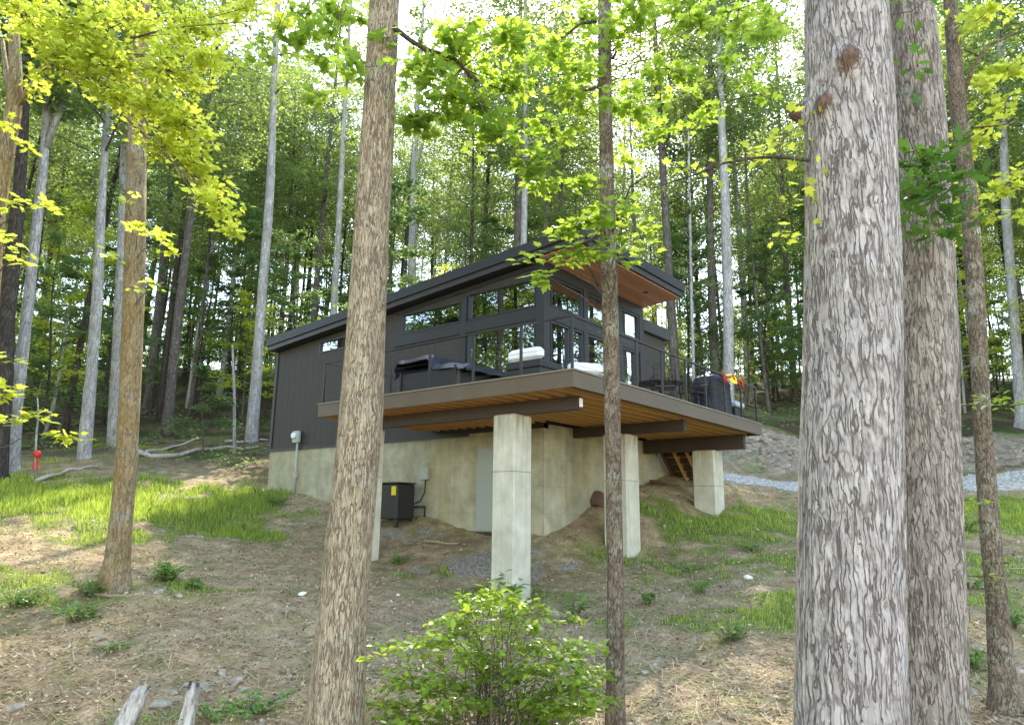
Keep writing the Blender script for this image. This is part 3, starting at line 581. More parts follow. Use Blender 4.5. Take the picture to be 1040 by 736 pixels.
# generator by the wall
gx, gy = -7.35, 2.9; gzv = gz(gx, gy)
ge = empty('generator', (gx, gy, gzv), 'black boxy standby generator with yellow label by the foundation', 'generator'); C_ = lambda: MB()
C_().cbox(-.45, .45, -.3, .3, .12, .98, .03).build('housing', M['blackpl'], ge); lv = C_()
for i in range(7): lv.box(.452, .462, -.22, .22, .3+.06*i, .325+.06*i)
lv.build('louvre', M['black'], ge); C_().box(.24, .4, -.312, -.303, .7, .92).build('label', M['yellow'], ge)
for sx in (-.36, .36):
    for sy in (-.22, .22): C_().box(sx-.04, sx+.04, sy-.04, sy+.04, -.1, .12).build('foot', M['black'], ge)
C_().cbox(-.47, .47, -.32, .32, .985, 1.02, .01).build('lid', M['black'], ge)
# ------------------------------------------------------------------ leaves
DIA = np.array([(0, 0, 0), (.3, .5, .06), (0, 1, 0), (-.3, .5, .06)])
OVAL = np.array([(0, 0, 0), (.2, .22, .03), (.27, .5, .05), (.17, .8, .03), (0, 1, -.04), (-.17, .8, .03), (-.27, .5, .05), (-.2, .22, .03)])
_h = [(.0, .0), (.1, .02), (.34, -.06), (.30, .1), (.52, .26), (.40, .34), (.56, .60), (.34, .56), (.2, .52), (.24, .76), (.12, .80)]
MAPLE = np.array([(x, y, .05*abs(x)) for x, y in _h]+[(0, 1.06, -.05)]+[(-x, y, .05*abs(x)) for x, y in _h[:0:-1]])
_o = [(.0, 0.), (.06, .16), (.2, .2), (.1, .3), (.3, .46), (.13, .52), (.3, .74), (.12, .78), (.14, .94)]
OAK = np.array([(x, y, .04*abs(x)) for x, y in _o]+[(0, 1.05, -.04)]+[(-x, y, .04*abs(x)) for x, y in _o[:0:-1]])
def leaves(P, size, tmpl, rng, normal=(0, 0, 1), spread=.6, heading=None, droop=.2, tint=None):
    """arrays for one leaf of the template at each point P"""
    n = len(P); N = np.array(normal, float)[None]*np.ones((n, 1)); N = N+rng.normal(0, spread, (n, 3)); N /= np.linalg.norm(N, axis=1)[:, None]
    if heading is None: a = rng.uniform(0, 2*PI, n); Hd = np.c_[np.cos(a), np.sin(a), np.zeros(n)]
    else: Hd = heading+rng.normal(0, .45, (n, 3))
    Hd[:, 2] -= droop; Hd -= N*np.sum(Hd*N, 1)[:, None]; Hd /= np.linalg.norm(Hd, axis=1)[:, None]+1e-9
    S = np.cross(Hd, N); sz = size*rng.uniform(.65, 1.25, n) if np.isscalar(size) else size
    k = len(tmpl); V = P[:, None]+(S[:, None]*tmpl[None, :, 0:1]+Hd[:, None]*tmpl[None, :, 1:2]+N[:, None]*tmpl[None, :, 2:3])*sz[:, None, None]
    t = (rng.uniform(0, 1, n) if tint is None else np.clip(tint+rng.normal(0, .18, n), 0, 1))
    return V.reshape(-1, 3), np.repeat(t, k), k
def leafmesh(name, parts):
    V = np.concatenate([p[0] for p in parts]); t = np.concatenate([p[1] for p in parts]); st = []; b = 0
    for p in parts:
        m = len(p[0])//p[2]; st.append(b+np.arange(m)*p[2]); b += len(p[0])
    return npmesh(name, V, np.arange(len(V)), np.concatenate(st), tint=t)

# ------------------------------------------------------------------ forest prototypes
def proto_canopy(seed, h, r0, c0, cw_, nleaf, lsz, trunkmat, leafm, sweep=.5):
    g = np.random.default_rng(seed); mb = MB(); ph = g.uniform(0, 6.28)
    def tp(z): q = z/h; return np.array([sweep*math.sin(q*2.6+ph)*q, sweep*math.cos(q*2.1+ph*1.7)*q, z])
    zs = np.linspace(-.4, h*.97, 16); mb.tube([tp(z) for z in zs], [r0*(1.35 if z < 0 else 1.)*(1-.86*max(z, 0)/h)**.8 for z in zs], 9)
    tips = []; nb = int(16+h*.7)
    for i in range(nb):
        q = c0+(1-c0)*(i+.5)/nb*.97; z = q*h; a = i*2.4+g.uniform(-.5, .5); qq = (q-c0)/(1-c0)
        L = cw_*(.35+.75*math.sin(PI*min(1, qq*.85+.12)))*g.uniform(.6, 1.15); p0 = tp(z); el = g.uniform(.15, .75)
        p1 = p0+np.array([math.cos(a)*L*.5, math.sin(a)*L*.5, L*.5*el]); p2 = p0+np.array([math.cos(a+.2)*L, math.sin(a+.2)*L, L*el*.8+g.uniform(-.3, .3)])
        mb.tube([p0, p1, p2], [r0*.3*(1-q*.6), r0*.17*(1-q*.5), .012], 5, caps=False)
        for f in (.45, .7, .95, 1.08):
            c = p0+(p2-p0)*f+g.normal(0, .35, 3)*np.array([1, 1, .6]); tips.append((c, L*g.uniform(.2, .36)))
    # a few dead stubs low on the trunk
    for i in range(4):
        z = h*g.uniform(.15, c0+.05); a = g.uniform(0, 6.28); p0 = tp(z); L = g.uniform(.4, 1.3); mb.tube([p0, p0+np.array([math.cos(a)*L, math.sin(a)*L, L*.4])], [.03, .008], 4, caps=False)
    per = nleaf//len(tips); parts = []
    for c, rr in tips:
        n = int(per*g.uniform(.5, 1.5)); u = g.normal(0, 1, (n, 3)); u /= np.linalg.norm(u, axis=1)[:, None]; rad = g.uniform(.25, 1, n)**.6
        P = c+u*rad[:, None]*np.array([rr*1.5, rr*1.5, rr*.75]); parts.append(leaves(P, lsz, DIA, g, spread=.65, tint=g.uniform(.25, .75)))
    tr = mb.build('trunk', None); cm = leafmesh('crown', parts); cr = bpy.data.objects.new('crown', cm); COL.objects.link(cr)
    tr.data.materials.clear(); tr.data.materials.append(trunkmat); cm.materials.append(leafm)
    return tr, cr
def proto_under(seed, h, r0, nleaf, lsz, wid, leafm, trunkmat):
    g = np.random.default_rng(seed); mb = MB(); lean = g.normal(0, .06, 2)
    tp = lambda z: np.array([lean[0]*z+.12*math.sin(z*.8+seed), lean[1]*z, z])
    zs = np.linspace(-.3, h, 9); mb.tube([tp(z) for z in zs], [r0*(1-.8*max(z, 0)/h) for z in zs], 7)
    parts = []; nb = int(h*3.0); per = nleaf//(nb*5)
    for i in range(nb):
        z = h*(.16+.84*(i+g.uniform(0, 1))/nb); a = g.uniform(0, 6.28); L = wid*(1.05-.65*z/h)*g.uniform(.5, 1.2); p0 = tp(z); p2 = p0+np.array([math.cos(a)*L, math.sin(a)*L, L*g.uniform(0., .4)])
        mb.tube([p0, (p0+p2)/2+np.array([0, 0, .08*L]), p2], [.02, .012, .004], 4, caps=False); tt = g.uniform(.2, .8)
        for f in (.35, .55, .75, .92, 1.1):
            c = p0+(p2-p0)*f; n = per; P = c+np.c_[g.normal(0, L*.17, n), g.normal(0, L*.17, n), g.normal(0, .07, n)-.02]; parts.append(leaves(P, lsz, DIA, g, spread=.3, tint=tt))
    tr = mb.build('trunk', trunkmat); cm = leafmesh('crown', parts); cr = bpy.data.objects.new('crown', cm); COL.objects.link(cr); cm.materials.append(leafm); return tr, cr
CAN = [proto_canopy(21, 25, .19, .47, 3.6, 8800, .2, M['dark'], M['lf_far']), proto_canopy(22, 28, .23, .44, 4.0, 9800, .205, M['mid'], M['lf_far']),
       proto_canopy(23, 22, .15, .45, 3.0, 7600, .195, M['dark'], M['lf_far']), proto_canopy(24, 26, .2, .5, 3.8, 8800, .2, M['pale'], M['lf_far']),
       proto_canopy(25, 20, .11, .42, 2.6, 6500, .19, M['mid'], M['lf_far'])]
UND = [proto_under(31, 8, .06, 4200, .17, 2.3, M['lf_under'], M['dark']), proto_under(32, 5.5, .04, 3000, .16, 1.9, M['lf_under'], M['mid']),
       proto_under(33, 11, .085, 5200, .19, 2.6, M['lf_under'], M['dark']), proto_under(34, 3.2, .025, 1700, .14, 1.3, M['lf_under'], M['mid']), proto_under(35, 9, .07, 4500, .16, 2.6, M['lf_backlit'], M['pale']), proto_under(36, 6, .05, 3200, .15, 2.2, M['lf_backlit'], M['mid'])]
used = set()
def plant(protos, k, r, d, sc, rz, name, label, cat, group, z=None, lean=0.):
    x, y = wxy(r, d); zz = float(gzr(r, d)[0]) if z is None else z
    root = empty(name, (x, y, zz), label, cat, group, rz); root.scale = (sc, sc, sc); root.rotation_euler = (lean*math.cos(rz), lean*math.sin(rz), rz)
    for src in protos[k]:
        key = src.name_full
        if key in used: o = src.copy(); COL.objects.link(o)
        else: used.add(key); o = src
        o.parent = root
    return root
def blocked(r, d, m=1.2):
    x, y = wxy(r, d)
    if -15.5 < x < .8 and -1.5 < y < 12.5: return True
    if r > 2 and d < 29+.1*r: return True
    if -3 <= r <= 2 and d < 27: return True
    if r < -3 and d < 25.5+(.35*(-r-10) if r < -10 and False else 0): return True
    return False
g = np.random.default_rng(77); pts = []
RESV = [rd(*at(x, 440, D)[:2]) for x, D in ((12, 22), (85, 24), (117, 27), (255, 30), (338, 34), (418, 36), (740, 29.5), (1036, 28))]
tries = 0
while len(pts) < 296 and tries < 30000:
    tries += 1; d = 25+68*g.uniform(0, 1)**.85; r = g.uniform(-.98, .98)*(d+2)
    if blocked(r, d) or (d < 47 and abs((r+9.6)-.105*(d-16)) < 4.6) or any((r-a)**2+(d-b)**2 < (1.7+d*.014)**2 for a, b in pts) or any((r-a)**2+(d-b)**2 < 2.5**2 or (abs(r/d-a/b) < .022 and d < b) for a, b in RESV): continue
    pts.append((r, d))
zonel = lambda r, d: ('left of the cabin' if r < -.33*d else 'behind the cabin' if r < .2*d else 'above the stone bank on the right')
GAPS = [(-2.0, 43.0), (.2, 48.1), (-8.9, 49.7), (6.5, 38.7)]
for i, (r, d) in enumerate(pts):
    if any((r-a)**2+(d-b)**2 < .6 for a, b in GAPS): continue
    k = int(g.choice([0, 1, 2, 2, 3, 4, 4, 4])); kind = ['dark-barked', 'brown-barked', 'dark-barked', 'pale-barked', 'thin brown-barked'][k]
    plant(CAN, k, r, d, g.uniform(.82, 1.15), g.uniform(0, 6.28), 'forest_tree', f'tall {kind} forest tree on the hillside {zonel(r, d)}', 'tree', f'tall {kind} trees on the hillside {zonel(r, d)}', lean=g.normal(0, .03))
up = []; tries = 0
while len(up) < 285 and tries < 30000:
    tries += 1; d = 25.5+66*g.uniform(0, 1)**1.15; r = g.uniform(-.92, .92)*(d+1)
    if blocked(r, d) or (r > 2 and d < 31.5) or any((r-a)**2+(d-b)**2 < 1.7**2 for a, b in up) or any((r-a)**2+(d-b)**2 < 1.5**2 or (abs(r/d-a/b) < .045 and d < b) for a, b in RESV): continue
    up.append((r, d))
for i, (r, d) in enumerate(up):
    k = int(g.choice([0, 1, 2, 3, 2, 0, 1, 4, 5])); kind = ['bushy', 'low', 'slender tall', 'knee-high', 'backlit-yellow', 'low backlit-yellow'][k]  # yellow kinds carry the backlit patches in their leaf colour
    if k == 3: kind = 'small'
    plant(UND, k, r, d, g.uniform(.8, 1.2), g.uniform(0, 6.28), 'understory_tree', f'{kind} young leafy tree under the tall trees {zonel(r, d)}', 'young tree', f'{kind} young trees {zonel(r, d)}')
g = np.random.default_rng(4); n = 60000; d = g.uniform(84, 125, n); r = g.uniform(-.85, .85, n)*d; z = gzr(r, d)+8*g.uniform(0, 1, n)**1.1+2*wnoise(r, d, 14, seed=21); kp = wnoise(r, z*1.2+d*.2, 5, seed=22) > -.15; r, d, z = r[kp], d[kp], z[kp]; x, y = wxy(r, d)
tag(link('distant_woods', leafmesh('distant_woods', [leaves(np.c_[x, y, z], .42, DIA, g, spread=.7)]), M['lf_far']), 'mass of leaves of the far woods closing the view uphill', 'woods', kind='stuff')
# woods to either side of the view (they stand in the cabin's window reflections)
sp = [(-15, 5), (-17.5, 10.5), (-20, 16.5), (-24, 8), (-23, 21), (-27, 14), (-30, 5), (-33, 19), (-16, -2), (-21, 1), (-26, -3), (-38, 11), (21, 18), (25, 22), (28, 14), (32, 20), (24, 10), (36, 28), (30, 30), (40, 16), (-14, -9), (8, -14), (16, -8), (-4, -16), (-13, 3), (-15, 8.5), (-17, 13.5), (-19, 12), (-13.5, -3), (-22, 13), (-28, 10), (-34, 13), (-36, 4), (-19, 6), (22, 14), (23, 25), (29, 25), (27, 18), (34, 24), (38, 20), (44, 24), (42, 32)]
for i, (r, d) in enumerate(sp):
    k = i % 5; plant(CAN, k, r, d, g.uniform(.75, 1.), g.uniform(0, 6.28), 'forest_tree', 'forest tree beyond the edge of the view, mirrored in the cabin windows', 'tree', 'trees mirrored in the cabin windows')
    if i % 3 != 1: plant(UND, (4, 0, 5, 1, 4)[i % 5], r-1.5, d+1.5, 1., i, 'understory_tree', 'young tree beyond the edge of the view, mirrored in the cabin windows', 'young tree', 'young trees mirrored in the cabin windows')

for i, (r, d, s_) in enumerate([(-15.5, 7.5, 1.5), (-14, 2.5, 1.4), (-18.5, 11.5, 1.6), (-22, 15.5, 1.7), (-19, 5.5, 1.6), (-24, 10, 1.8), (-26, 18, 1.8), (-17, 0, 1.5), (-28, 14, 1.9), (-21, 8.5, 1.9), (22, 16, 1.6), (25, 20, 1.7), (20, 10, 1.5), (28, 24, 1.8), (31, 21, 1.9), (26, 15, 1.9), (34, 27, 1.9)]):
    plant(UND, (4, 0, 4, 2, 5)[i % 5], r, d, s_, i*1.3, 'understory_tree', 'young tree beyond the edge of the view, mirrored in the cabin windows', 'young tree', 'young trees mirrored in the cabin windows')
# ------------------------------------------------------------------ single trees, each with its own trunk
def px2path(px, D): return [at(x, y, D) for x, y, *_ in px]
def trunk(name, px, D, mat, label, base=None, top=None, n=20, rough=.03, seed=0, knots=(), dens=1, cat='tree'):
    """px: (x, y, width in px) top to bottom at distance D; base/top extend it below/above the frame"""
    C = [at(x, y, D) for x, y, w in px]; R = [w*D/FPX/2 for x, y, w in px]
    o = np.array(C); R = np.array(R)
    if top: v = (o[0]-o[1]); v = v/abs(v[2]); C = [o[0]+v*top[0]]+C; R = np.r_[R[0]*top[1], R]
    o = np.array(C); e = o[-1]
    gzb = float(gz(float(e[0]), float(e[1])))
    if e[2] > gzb-.1:
        v = (o[-1]-o[-2]); v = v/abs(v[2]); L = e[2]-gzb+.3
        fl = base or 1.35
        for f in ((.5, 1.06), (.85, 1.22*fl/1.35), (1., fl)): C.append(e+v*L*f[0]); R = np.r_[R, R[len(px)-1+(1 if top else 0)]*f[1]]
    o = np.array(C); s = np.r_[0, np.cumsum(np.linalg.norm(np.diff(o, axis=0), axis=1))]; tot = s[-1]
    step = .05/dens; m = int(tot/step)+2; q = np.linspace(0, tot, m)
    # smooth spline through control points
    def sm(a): 
        y = np.interp(q, s, a); k = max(3, int(.35/step)//2*2+1); yy = np.convolve(np.pad(y, k//2, 'edge'), np.ones(k)/k, 'valid'); return yy
    P = np.c_[sm(o[:, 0]), sm(o[:, 1]), sm(o[:, 2])]; P[:, 2] = np.interp(q, s, o[:, 2]); rad = sm(R)
    loc = P[-1].copy(); loc[2] = max(gz(float(loc[0]), float(loc[1])), P[-1][2])
    root = empty(name, tuple(loc), label, cat)
    an = np.linspace(0, 2*PI, n, endpoint=False); A, Q = np.meshgrid(an, q)
    gg = np.random.default_rng(seed+900); dis = np.zeros_like(A)
    for i in range(10):
        ka = gg.integers(1, 5) if i < 4 else gg.integers(5, 17); kz = gg.uniform(.3, 1.5) if i < 4 else gg.uniform(1.5, 7); dis += (rough if i < 4 else rough*.35)*np.sin(ka*A+kz*Q+gg.uniform(0, 6.28)+.8*np.sin(Q*kz*.7+i))
    flare = np.clip((Q-(tot-.9))/.9, 0, 1)**2*.28*np.maximum(np.sin(5*A+seed), -.3); rr = rad[:, None]*(1+dis+flare); tt = np.zeros_like(A)
    for (kx, ky, ks, kh) in knots:   # knot at photo pixel
        kp = at(kx, ky, D); ii = np.argmin(np.abs(P[:, 2]-kp[2])); side = (kp-P[ii])@R0/max(rad[ii], 1e-3); side = max(-1, min(1, side)); vv = (CAM-P[ii]); vv[2] = 0; vv /= np.linalg.norm(vv)
        sd = np.cross(vv, [0, 0, 1.]); sd = sd if sd@R0 > 0 else -sd; ca = math.asin(side); dv = vv*math.cos(ca)+sd*math.sin(ca); ka = math.atan2(dv[1], dv[0])
        da = (A-ka+PI) % (2*PI)-PI; e2 = np.exp(-((da*rad[ii]/ks)**2+((Q-q[ii])/(ks*1.15))**2)); rr = rr+kh*e2*(1+.25*np.sin(A*23+Q*40)); tt = np.maximum(tt, np.clip(e2*1.5, 0, 1)*(1 if kh > 0.02 else .8))
    V = np.stack([P[:, 0:1]+rr*np.cos(A), P[:, 1:2]+rr*np.sin(A), P[:, 2:3]+0*A], -1).reshape(-1, 3)-loc
    idx = np.arange(m*n).reshape(m, n); nx = np.roll(idx, -1, 1); F = np.stack([idx[:-1], idx[1:], nx[1:], nx[:-1]], -1).reshape(-1, 4)
    me = npmesh('trunk', V, F.ravel(), np.arange(len(F))*4, tint=tt.ravel(), smooth=True); link('trunk', me, mat, root)
    return root, P, rad
def spray(root, src, blobs, tmpl, mat, size, rng, n_tw=None, brmat=None, spread=.35, thick=.02, droop=.25, tint=.5, bough=None, name='foliage'):
    """leafy twigs: each blob is (x, y, D, rx_px, ry_px, leaves); twigs run from src through the blob"""
    L = np.array(root.location); parts = []; mb = MB(tuple(L))
    for (x, y, D, rx, ry, n) in blobs:
        c = at(x, y, D); s = np.array(src if not callable(src) else src(c)); k = D/FPX; cnt = max(2, n//16)
        dirv = (c-s); dl = np.linalg.norm(dirv)+1e-6; dirv = dirv/dl; hub = c-dirv*rx*k*.7
        if bough is not False: 
            mid = (s+hub)/2+np.array([0, 0, .06*dl])+rng.normal(0, .03, 3)*dl; mb.tube([s, (s+mid)/2+rng.normal(0, .012, 3)*dl, mid, hub, c], [thick, thick*.8, thick*.6, thick*.4, thick*.2], 5, caps=False)
        for j in range(cnt):
            u = rng.normal(0, .5, 3); u /= max(1, np.linalg.norm(u)); e = c+R0*u[0]*rx*k*1.3+np.array([0, 0, 1])*u[1]*ry*k*1.3+FH*u[2]*max(rx, ry)*k*1.3
            tw = e-c; tl = np.linalg.norm(tw)+1e-6; m1 = (c+e)/2+np.array([0, 0, .05*tl]); mb.tube([c, m1, e], [.005, .004, .0015], 4, caps=False)
            nn = max(3, n//cnt); f = rng.uniform(.3, 1.12, nn)[:, None]; base = c+(e-c)*f; pd = rng.normal(0, 1, (nn, 3))*np.array([1, 1, .35])*.07*max(1, tl*1.6)
            P = base+pd; h = pd/np.linalg.norm(pd, axis=1)[:, None]+(tw/tl)*.6
            parts.append(leaves(P, size, tmpl, rng, spread=spread, heading=h, droop=droop, tint=rng.uniform(-.2, .2)+tint))
    me = leafmesh(name, parts); me.transform(Matrix.Translation(-Vector(L))); link(name, me, mat, root)
    if mb.v: mb.build('branch', brmat or M['twig'], root)
rg = np.random.default_rng(3)

# -- foreground trunks
F1, P1, _ = trunk('oak_tree', [(391, 0, 35), (386, 90, 35), (382, 160, 37), (377, 240, 37), (372, 330, 40), (366, 430, 44), (357, 520, 45), (348, 610, 46), (344, 680, 50), (340, 736, 55)], 6.6, M['oak3'], 'leaning tan ridged oak trunk standing in front of the left end of the deck', top=(5, .8), n=64, rough=.018, seed=1, knots=[(379, 178, .05, .02)])
F4, P4, _ = trunk('oak_tree', [(860, 0, 89), (863, 110, 93), (864, 200, 93), (866, 295, 96), (865, 400, 96), (864, 500, 97), (863, 620, 98), (862, 736, 100)], 4.7, M['oak'], 'thickest pale grey oak trunk with deep furrows and a brown burl, right of the deck', base=1.12, top=(5, .85), n=128, rough=.012, seed=2, dens=2,
      knots=[(864, 86, .085, .075), (824, 112, .07, .11), (842, 120, .08, .05), (843, 252, .055, .018), (852, 270, .04, .012), (905, 572, .025, -.03), (897, 612, .03, -.03), (902, 690, .02, -.02)])
F5, P5, _ = trunk('oak_tree', [(925, 0, 46), (931, 80, 50), (936, 170, 54), (940, 300, 57), (941, 430, 60), (943, 560, 62), (944, 640, 63), (944, 736, 66)], 5.7, M['oak2'], 'brownish grey ridged oak trunk half hidden just right of the thickest oak', top=(5, .85), n=84, rough=.014, seed=3, dens=1.5)
F3, P3, _ = trunk('maple_tree', [(614, 0, 15), (615, 100, 15), (617, 200, 15), (619, 290, 16), (621, 390, 16), (623, 500, 16), (625, 600, 17), (625, 680, 18), (625, 736, 20)], 7.4, M['mott'], 'slim mottled brown trunk rising straight in front of the cabin corner', top=(5, .8), n=24, rough=.035, seed=4)
F2, P2, _ = trunk('maple_tree', [(146, 0, 15), (142, 80, 18), (139, 150, 20), (137, 260, 21), (132, 400, 20.5), (127, 490, 21), (122, 540, 22), (118, 575, 25), (115, 598, 33)], 11.9, M['tan'], 'tan and grey trunk growing from the grassy slope on the left', top=(6, .8), n=32, rough=.02, seed=5)
F6, P6, _ = trunk('maple_tree', [(965, 0, 15), (972, 100, 17), (984, 200, 17), (991, 300, 17), (998, 440, 16), (1007, 560, 17), (1013, 620, 18), (1018, 690, 22), (1021, 730, 30)], 7.4, M['mott'], 'slim crooked brown trunk at the right edge beside the oaks', top=(5, .8), n=24, rough=.03, seed=6)
F7, P7, _ = trunk('maple_tree', [(15, -40, 11), (14, 30, 11), (16, 75, 13), (15, 110, 15), (6, 160, 14), (-4, 230, 15), (-14, 400, 16), (-22, 600, 20)], 9.0, M['tan'], 'forked maple at the left edge carrying backlit yellow green leaves', top=(5, .7), n=20, rough=.03, seed=7)
# -- the pale trunks that stand out of the forest
def crown_for(root, P, cw_, nl, h0, lsz, seed, mat=None):
    g2 = np.random.default_rng(seed); L = np.array(root.location); top = P[0]; parts = []; mb = MB(tuple(L)); zlo = L[2]+h0
    for i in range(22):
        z = zlo+(top[2]-zlo)*(i+.3)/22; j = int(np.argmin(np.abs(P[:, 2]-z))); a = i*2.4+g2.uniform(-.4, .4); Lb = cw_*g2.uniform(.5, 1.1); p0 = P[j]; p2 = p0+np.array([math.cos(a)*Lb, math.sin(a)*Lb, Lb*g2.uniform(.2, .8)])
        mb.tube([p0, (p0+p2)/2+np.array([0, 0, .1]), p2], [.05, .03, .01], 5, caps=False)
        for f in (.5, .8, 1.05):
            n = nl//66; c = p0+(p2-p0)*f; u = g2.normal(0, 1, (n, 3)); u /= np.linalg.norm(u, axis=1)[:, None]; parts.append(leaves(c+u*g2.uniform(.2, 1, n)[:, None]**.6*np.array([1, 1, .5])*Lb*.42, lsz, DIA, g2, spread=.6, tint=g2.uniform(.2, .8)))
    me = leafmesh('crown', parts); me.transform(Matrix.Translation(-Vector(L))); link('crown', me, mat or M['lf_far'], root); mb.build('branch', M['mid'], root)
PALE = [([(49, 60, 8), (48, 100, 8), (44, 170, 9), (35, 250, 10), (26, 330, 11), (17, 410, 12), (12, 477, 14)], 22, 'pale', 'crooked pale grey trunk leaning right at the far left forest edge', 12, True),
        ([(112, 60, 6), (108, 130, 7), (103, 210, 8.5), (99, 300, 10), (93, 380, 11), (85, 464, 13)], 24, 'pale', 'slender pale trunk between the forked left trunk and the tan trunk', 11, True),
        ([(128, 100, 9), (125, 250, 11), (121, 350, 12), (116, 447, 14)], 27, 'pale', 'blue grey trunk directly behind the tan trunk', 12, True),
        ([(283, -20, 6), (279, 70, 7), (276, 150, 8), (273, 210, 9), (266, 300, 10), (260, 390, 11), (255, 449, 13)], 30, 'pale', 'tall pale trunk rising beside the left wall of the cabin', 16, True),
        ([(353, 60, 4), (349, 130, 5), (345, 210, 6), (341, 280, 7), (337, 345, 8), (334, 405, 8)], 34, 'pale', 'thin pale trunk behind the low end of the cabin roof', 15, True),
        ([(424, 110, 5), (421, 160, 7), (419, 240, 8), (418, 300, 9), (417, 400, 10)], 36, 'pale', 'pale forked trunk rising behind the middle of the cabin roof', 20, True),
        ([(733, 120, 8), (735, 170, 9), (737, 230, 10), (739, 290, 10.5), (740, 360, 11), (741, 425, 12)], 29.5, 'pale', 'bright pale trunk behind the far right end of the deck', 13, True),
        ([(1019, 130, 8), (1022, 220, 9), (1027, 290, 9), (1032, 350, 10), (1036, 405, 11)], 28, 'pale', 'pale trunk at the right edge above the stone bank', 13, True),
        ([(24, 120, 10), (19, 200, 13), (12, 270, 15), (6, 330, 17), (1, 400, 18), (-3, 470, 20)], 21, 'dark', 'dark leaning trunk at the far left edge of the woods', 12, True),
        ([(700, 180, 2.5), (702, 290, 3), (704, 360, 3.2), (705, 432, 3.6)], 27.5, 'pale', 'very thin whitish sapling just behind the dark wing of the cabin', 5, True),
        ([(236, 350, 2), (238, 400, 3), (238, 448, 3.5)], 28, 'pale', 'short bare pale sapling left of the cabin wall', 0, False)]
for i, (px, D, mt, lab, h0, crown) in enumerate(PALE):
    rt, PP, _ = trunk('forest_tree' if h0 else 'bare_sapling', px, D, M[mt], lab, top=(9 if i < 9 else 2.5, .55) if crown else None, n=14, rough=.025, seed=20+i, base=1.5, dens=.5)
    if crown: crown_for(rt, PP, (1.0 if i in (3, 4, 5) else 2.6) if i < 9 else .9, (1000 if i in (3, 4, 5) else 5200) if i < 9 else 1300, h0, .24 if i < 9 else .14, 60+i)
    if i == 0: mb = MB(tuple(rt.location)); mb.tube([at(47, 150, D), at(58, 118, D), at(70, 96, D), at(80, 50, D)], [.13, .11, .1, .07], 8); mb.build('limb', M['pale'], rt)
    if i == 5: mb = MB(tuple(rt.location)); mb.tube([at(420, 178, D), at(428, 150, D), at(436, 120, D)], [.12, .1, .07], 8); mb.build('limb', M['pale'], rt)

# -- leafy boughs near the camera
def nearest(P): return lambda c: P[int(np.argmin(np.linalg.norm(P-(c+np.array([0, 0, -.3])), axis=1)))]
mb = MB(tuple(F7.location)); mb.tube([at(17, 108, 9), at(32, 88, 9), at(42, 70, 9), at(62, 61, 8.9), at(110, 60, 8.8), at(165, 56, 8.7)], [.05, .045, .04, .03, .02, .008], 7); mb.build('bough', M['tan'], F7)
mb = MB(tuple(F7.location)); mb.tube([at(60, 62, 8.9), at(95, 92, 8.8), at(140, 130, 8.7), at(185, 175, 8.6), at(215, 215, 8.5)], [.03, .024, .016, .01, .004], 6); mb.build('bough', M['tan'], F7); mb = MB(tuple(F7.location)); mb.tube([at(-5, 190, 9), at(10, 100, 9), at(2, 40, 9)], [.04, .04, .03], 6); mb.build('bough', M['tan'], F7)
B7 = lambda c: at(62, 61, 8.9)
bl = []
for (x, y, rx, ry, n) in [(30, 20, 45, 26, 150), (85, 25, 45, 28, 170), (140, 20, 45, 28, 180), (190, 30, 40, 28, 150), (60, 60, 38, 16, 90), (110, 70, 45, 24, 170), (165, 70, 48, 26, 190), (215, 62, 26, 18, 70), (250, 8, 26, 16, 40), (285, 18, 24, 16, 34), (150, 105, 34, 20, 120), (185, 125, 34, 22, 130), (120, 100, 26, 14, 60),
      (165, 150, 28, 16, 80), (195, 165, 24, 18, 85), (210, 195, 20, 16, 60), (228, 215, 18, 13, 55), (242, 232, 11, 8, 24), (40, 85, 18, 14, 25), (90, 50, 30, 20, 70), (200, 200, 12, 10, 16), (232, 10, 26, 14, 30)]:
    bl.append((x, y, 8.6+rg.uniform(-.6, .6), rx, ry, int(n*2.9)))
spray(F7, B7, bl, MAPLE, M['lf_backlit'], .078, rg, bough=True, thick=.014, tint=.5, spread=.5)
spray(F7, lambda c: P7[int(np.argmin(np.abs(P7[:, 2]-c[2]+.1)))], [(12, 205, 8.6, 14, 7, 22), (38, 208, 8.5, 14, 6, 16), (6, 243, 8.6, 10, 6, 12), (20, 262, 8.4, 16, 6, 14), (5, 130, 8.6, 12, 12, 22), (26, 148, 8.7, 8, 8, 10), (8, 398, 8.3, 18, 12, 40), (14, 425, 8.1, 20, 8, 30), (62, 440, 8.0, 19, 6, 30), (40, 418, 8.1, 12, 5, 10), (2, 360, 8.3, 16, 9, 18)], MAPLE, M['lf_backlit'], .11, rg, thick=.009, tint=.35, spread=.3, name='low_foliage')
spray(F2, nearest(P2), [(158, 240, 11.3, 26, 9, 36), (175, 258, 11.2, 12, 6, 14), (140, 232, 11.3, 16, 8, 22), (152, 290, 11.4, 16, 8, 14), (120, 262, 11.5, 13, 6, 10), (128, 205, 11.5, 10, 8, 10)], MAPLE, M['lf_backlit'], .115, rg, thick=.012, tint=.5)
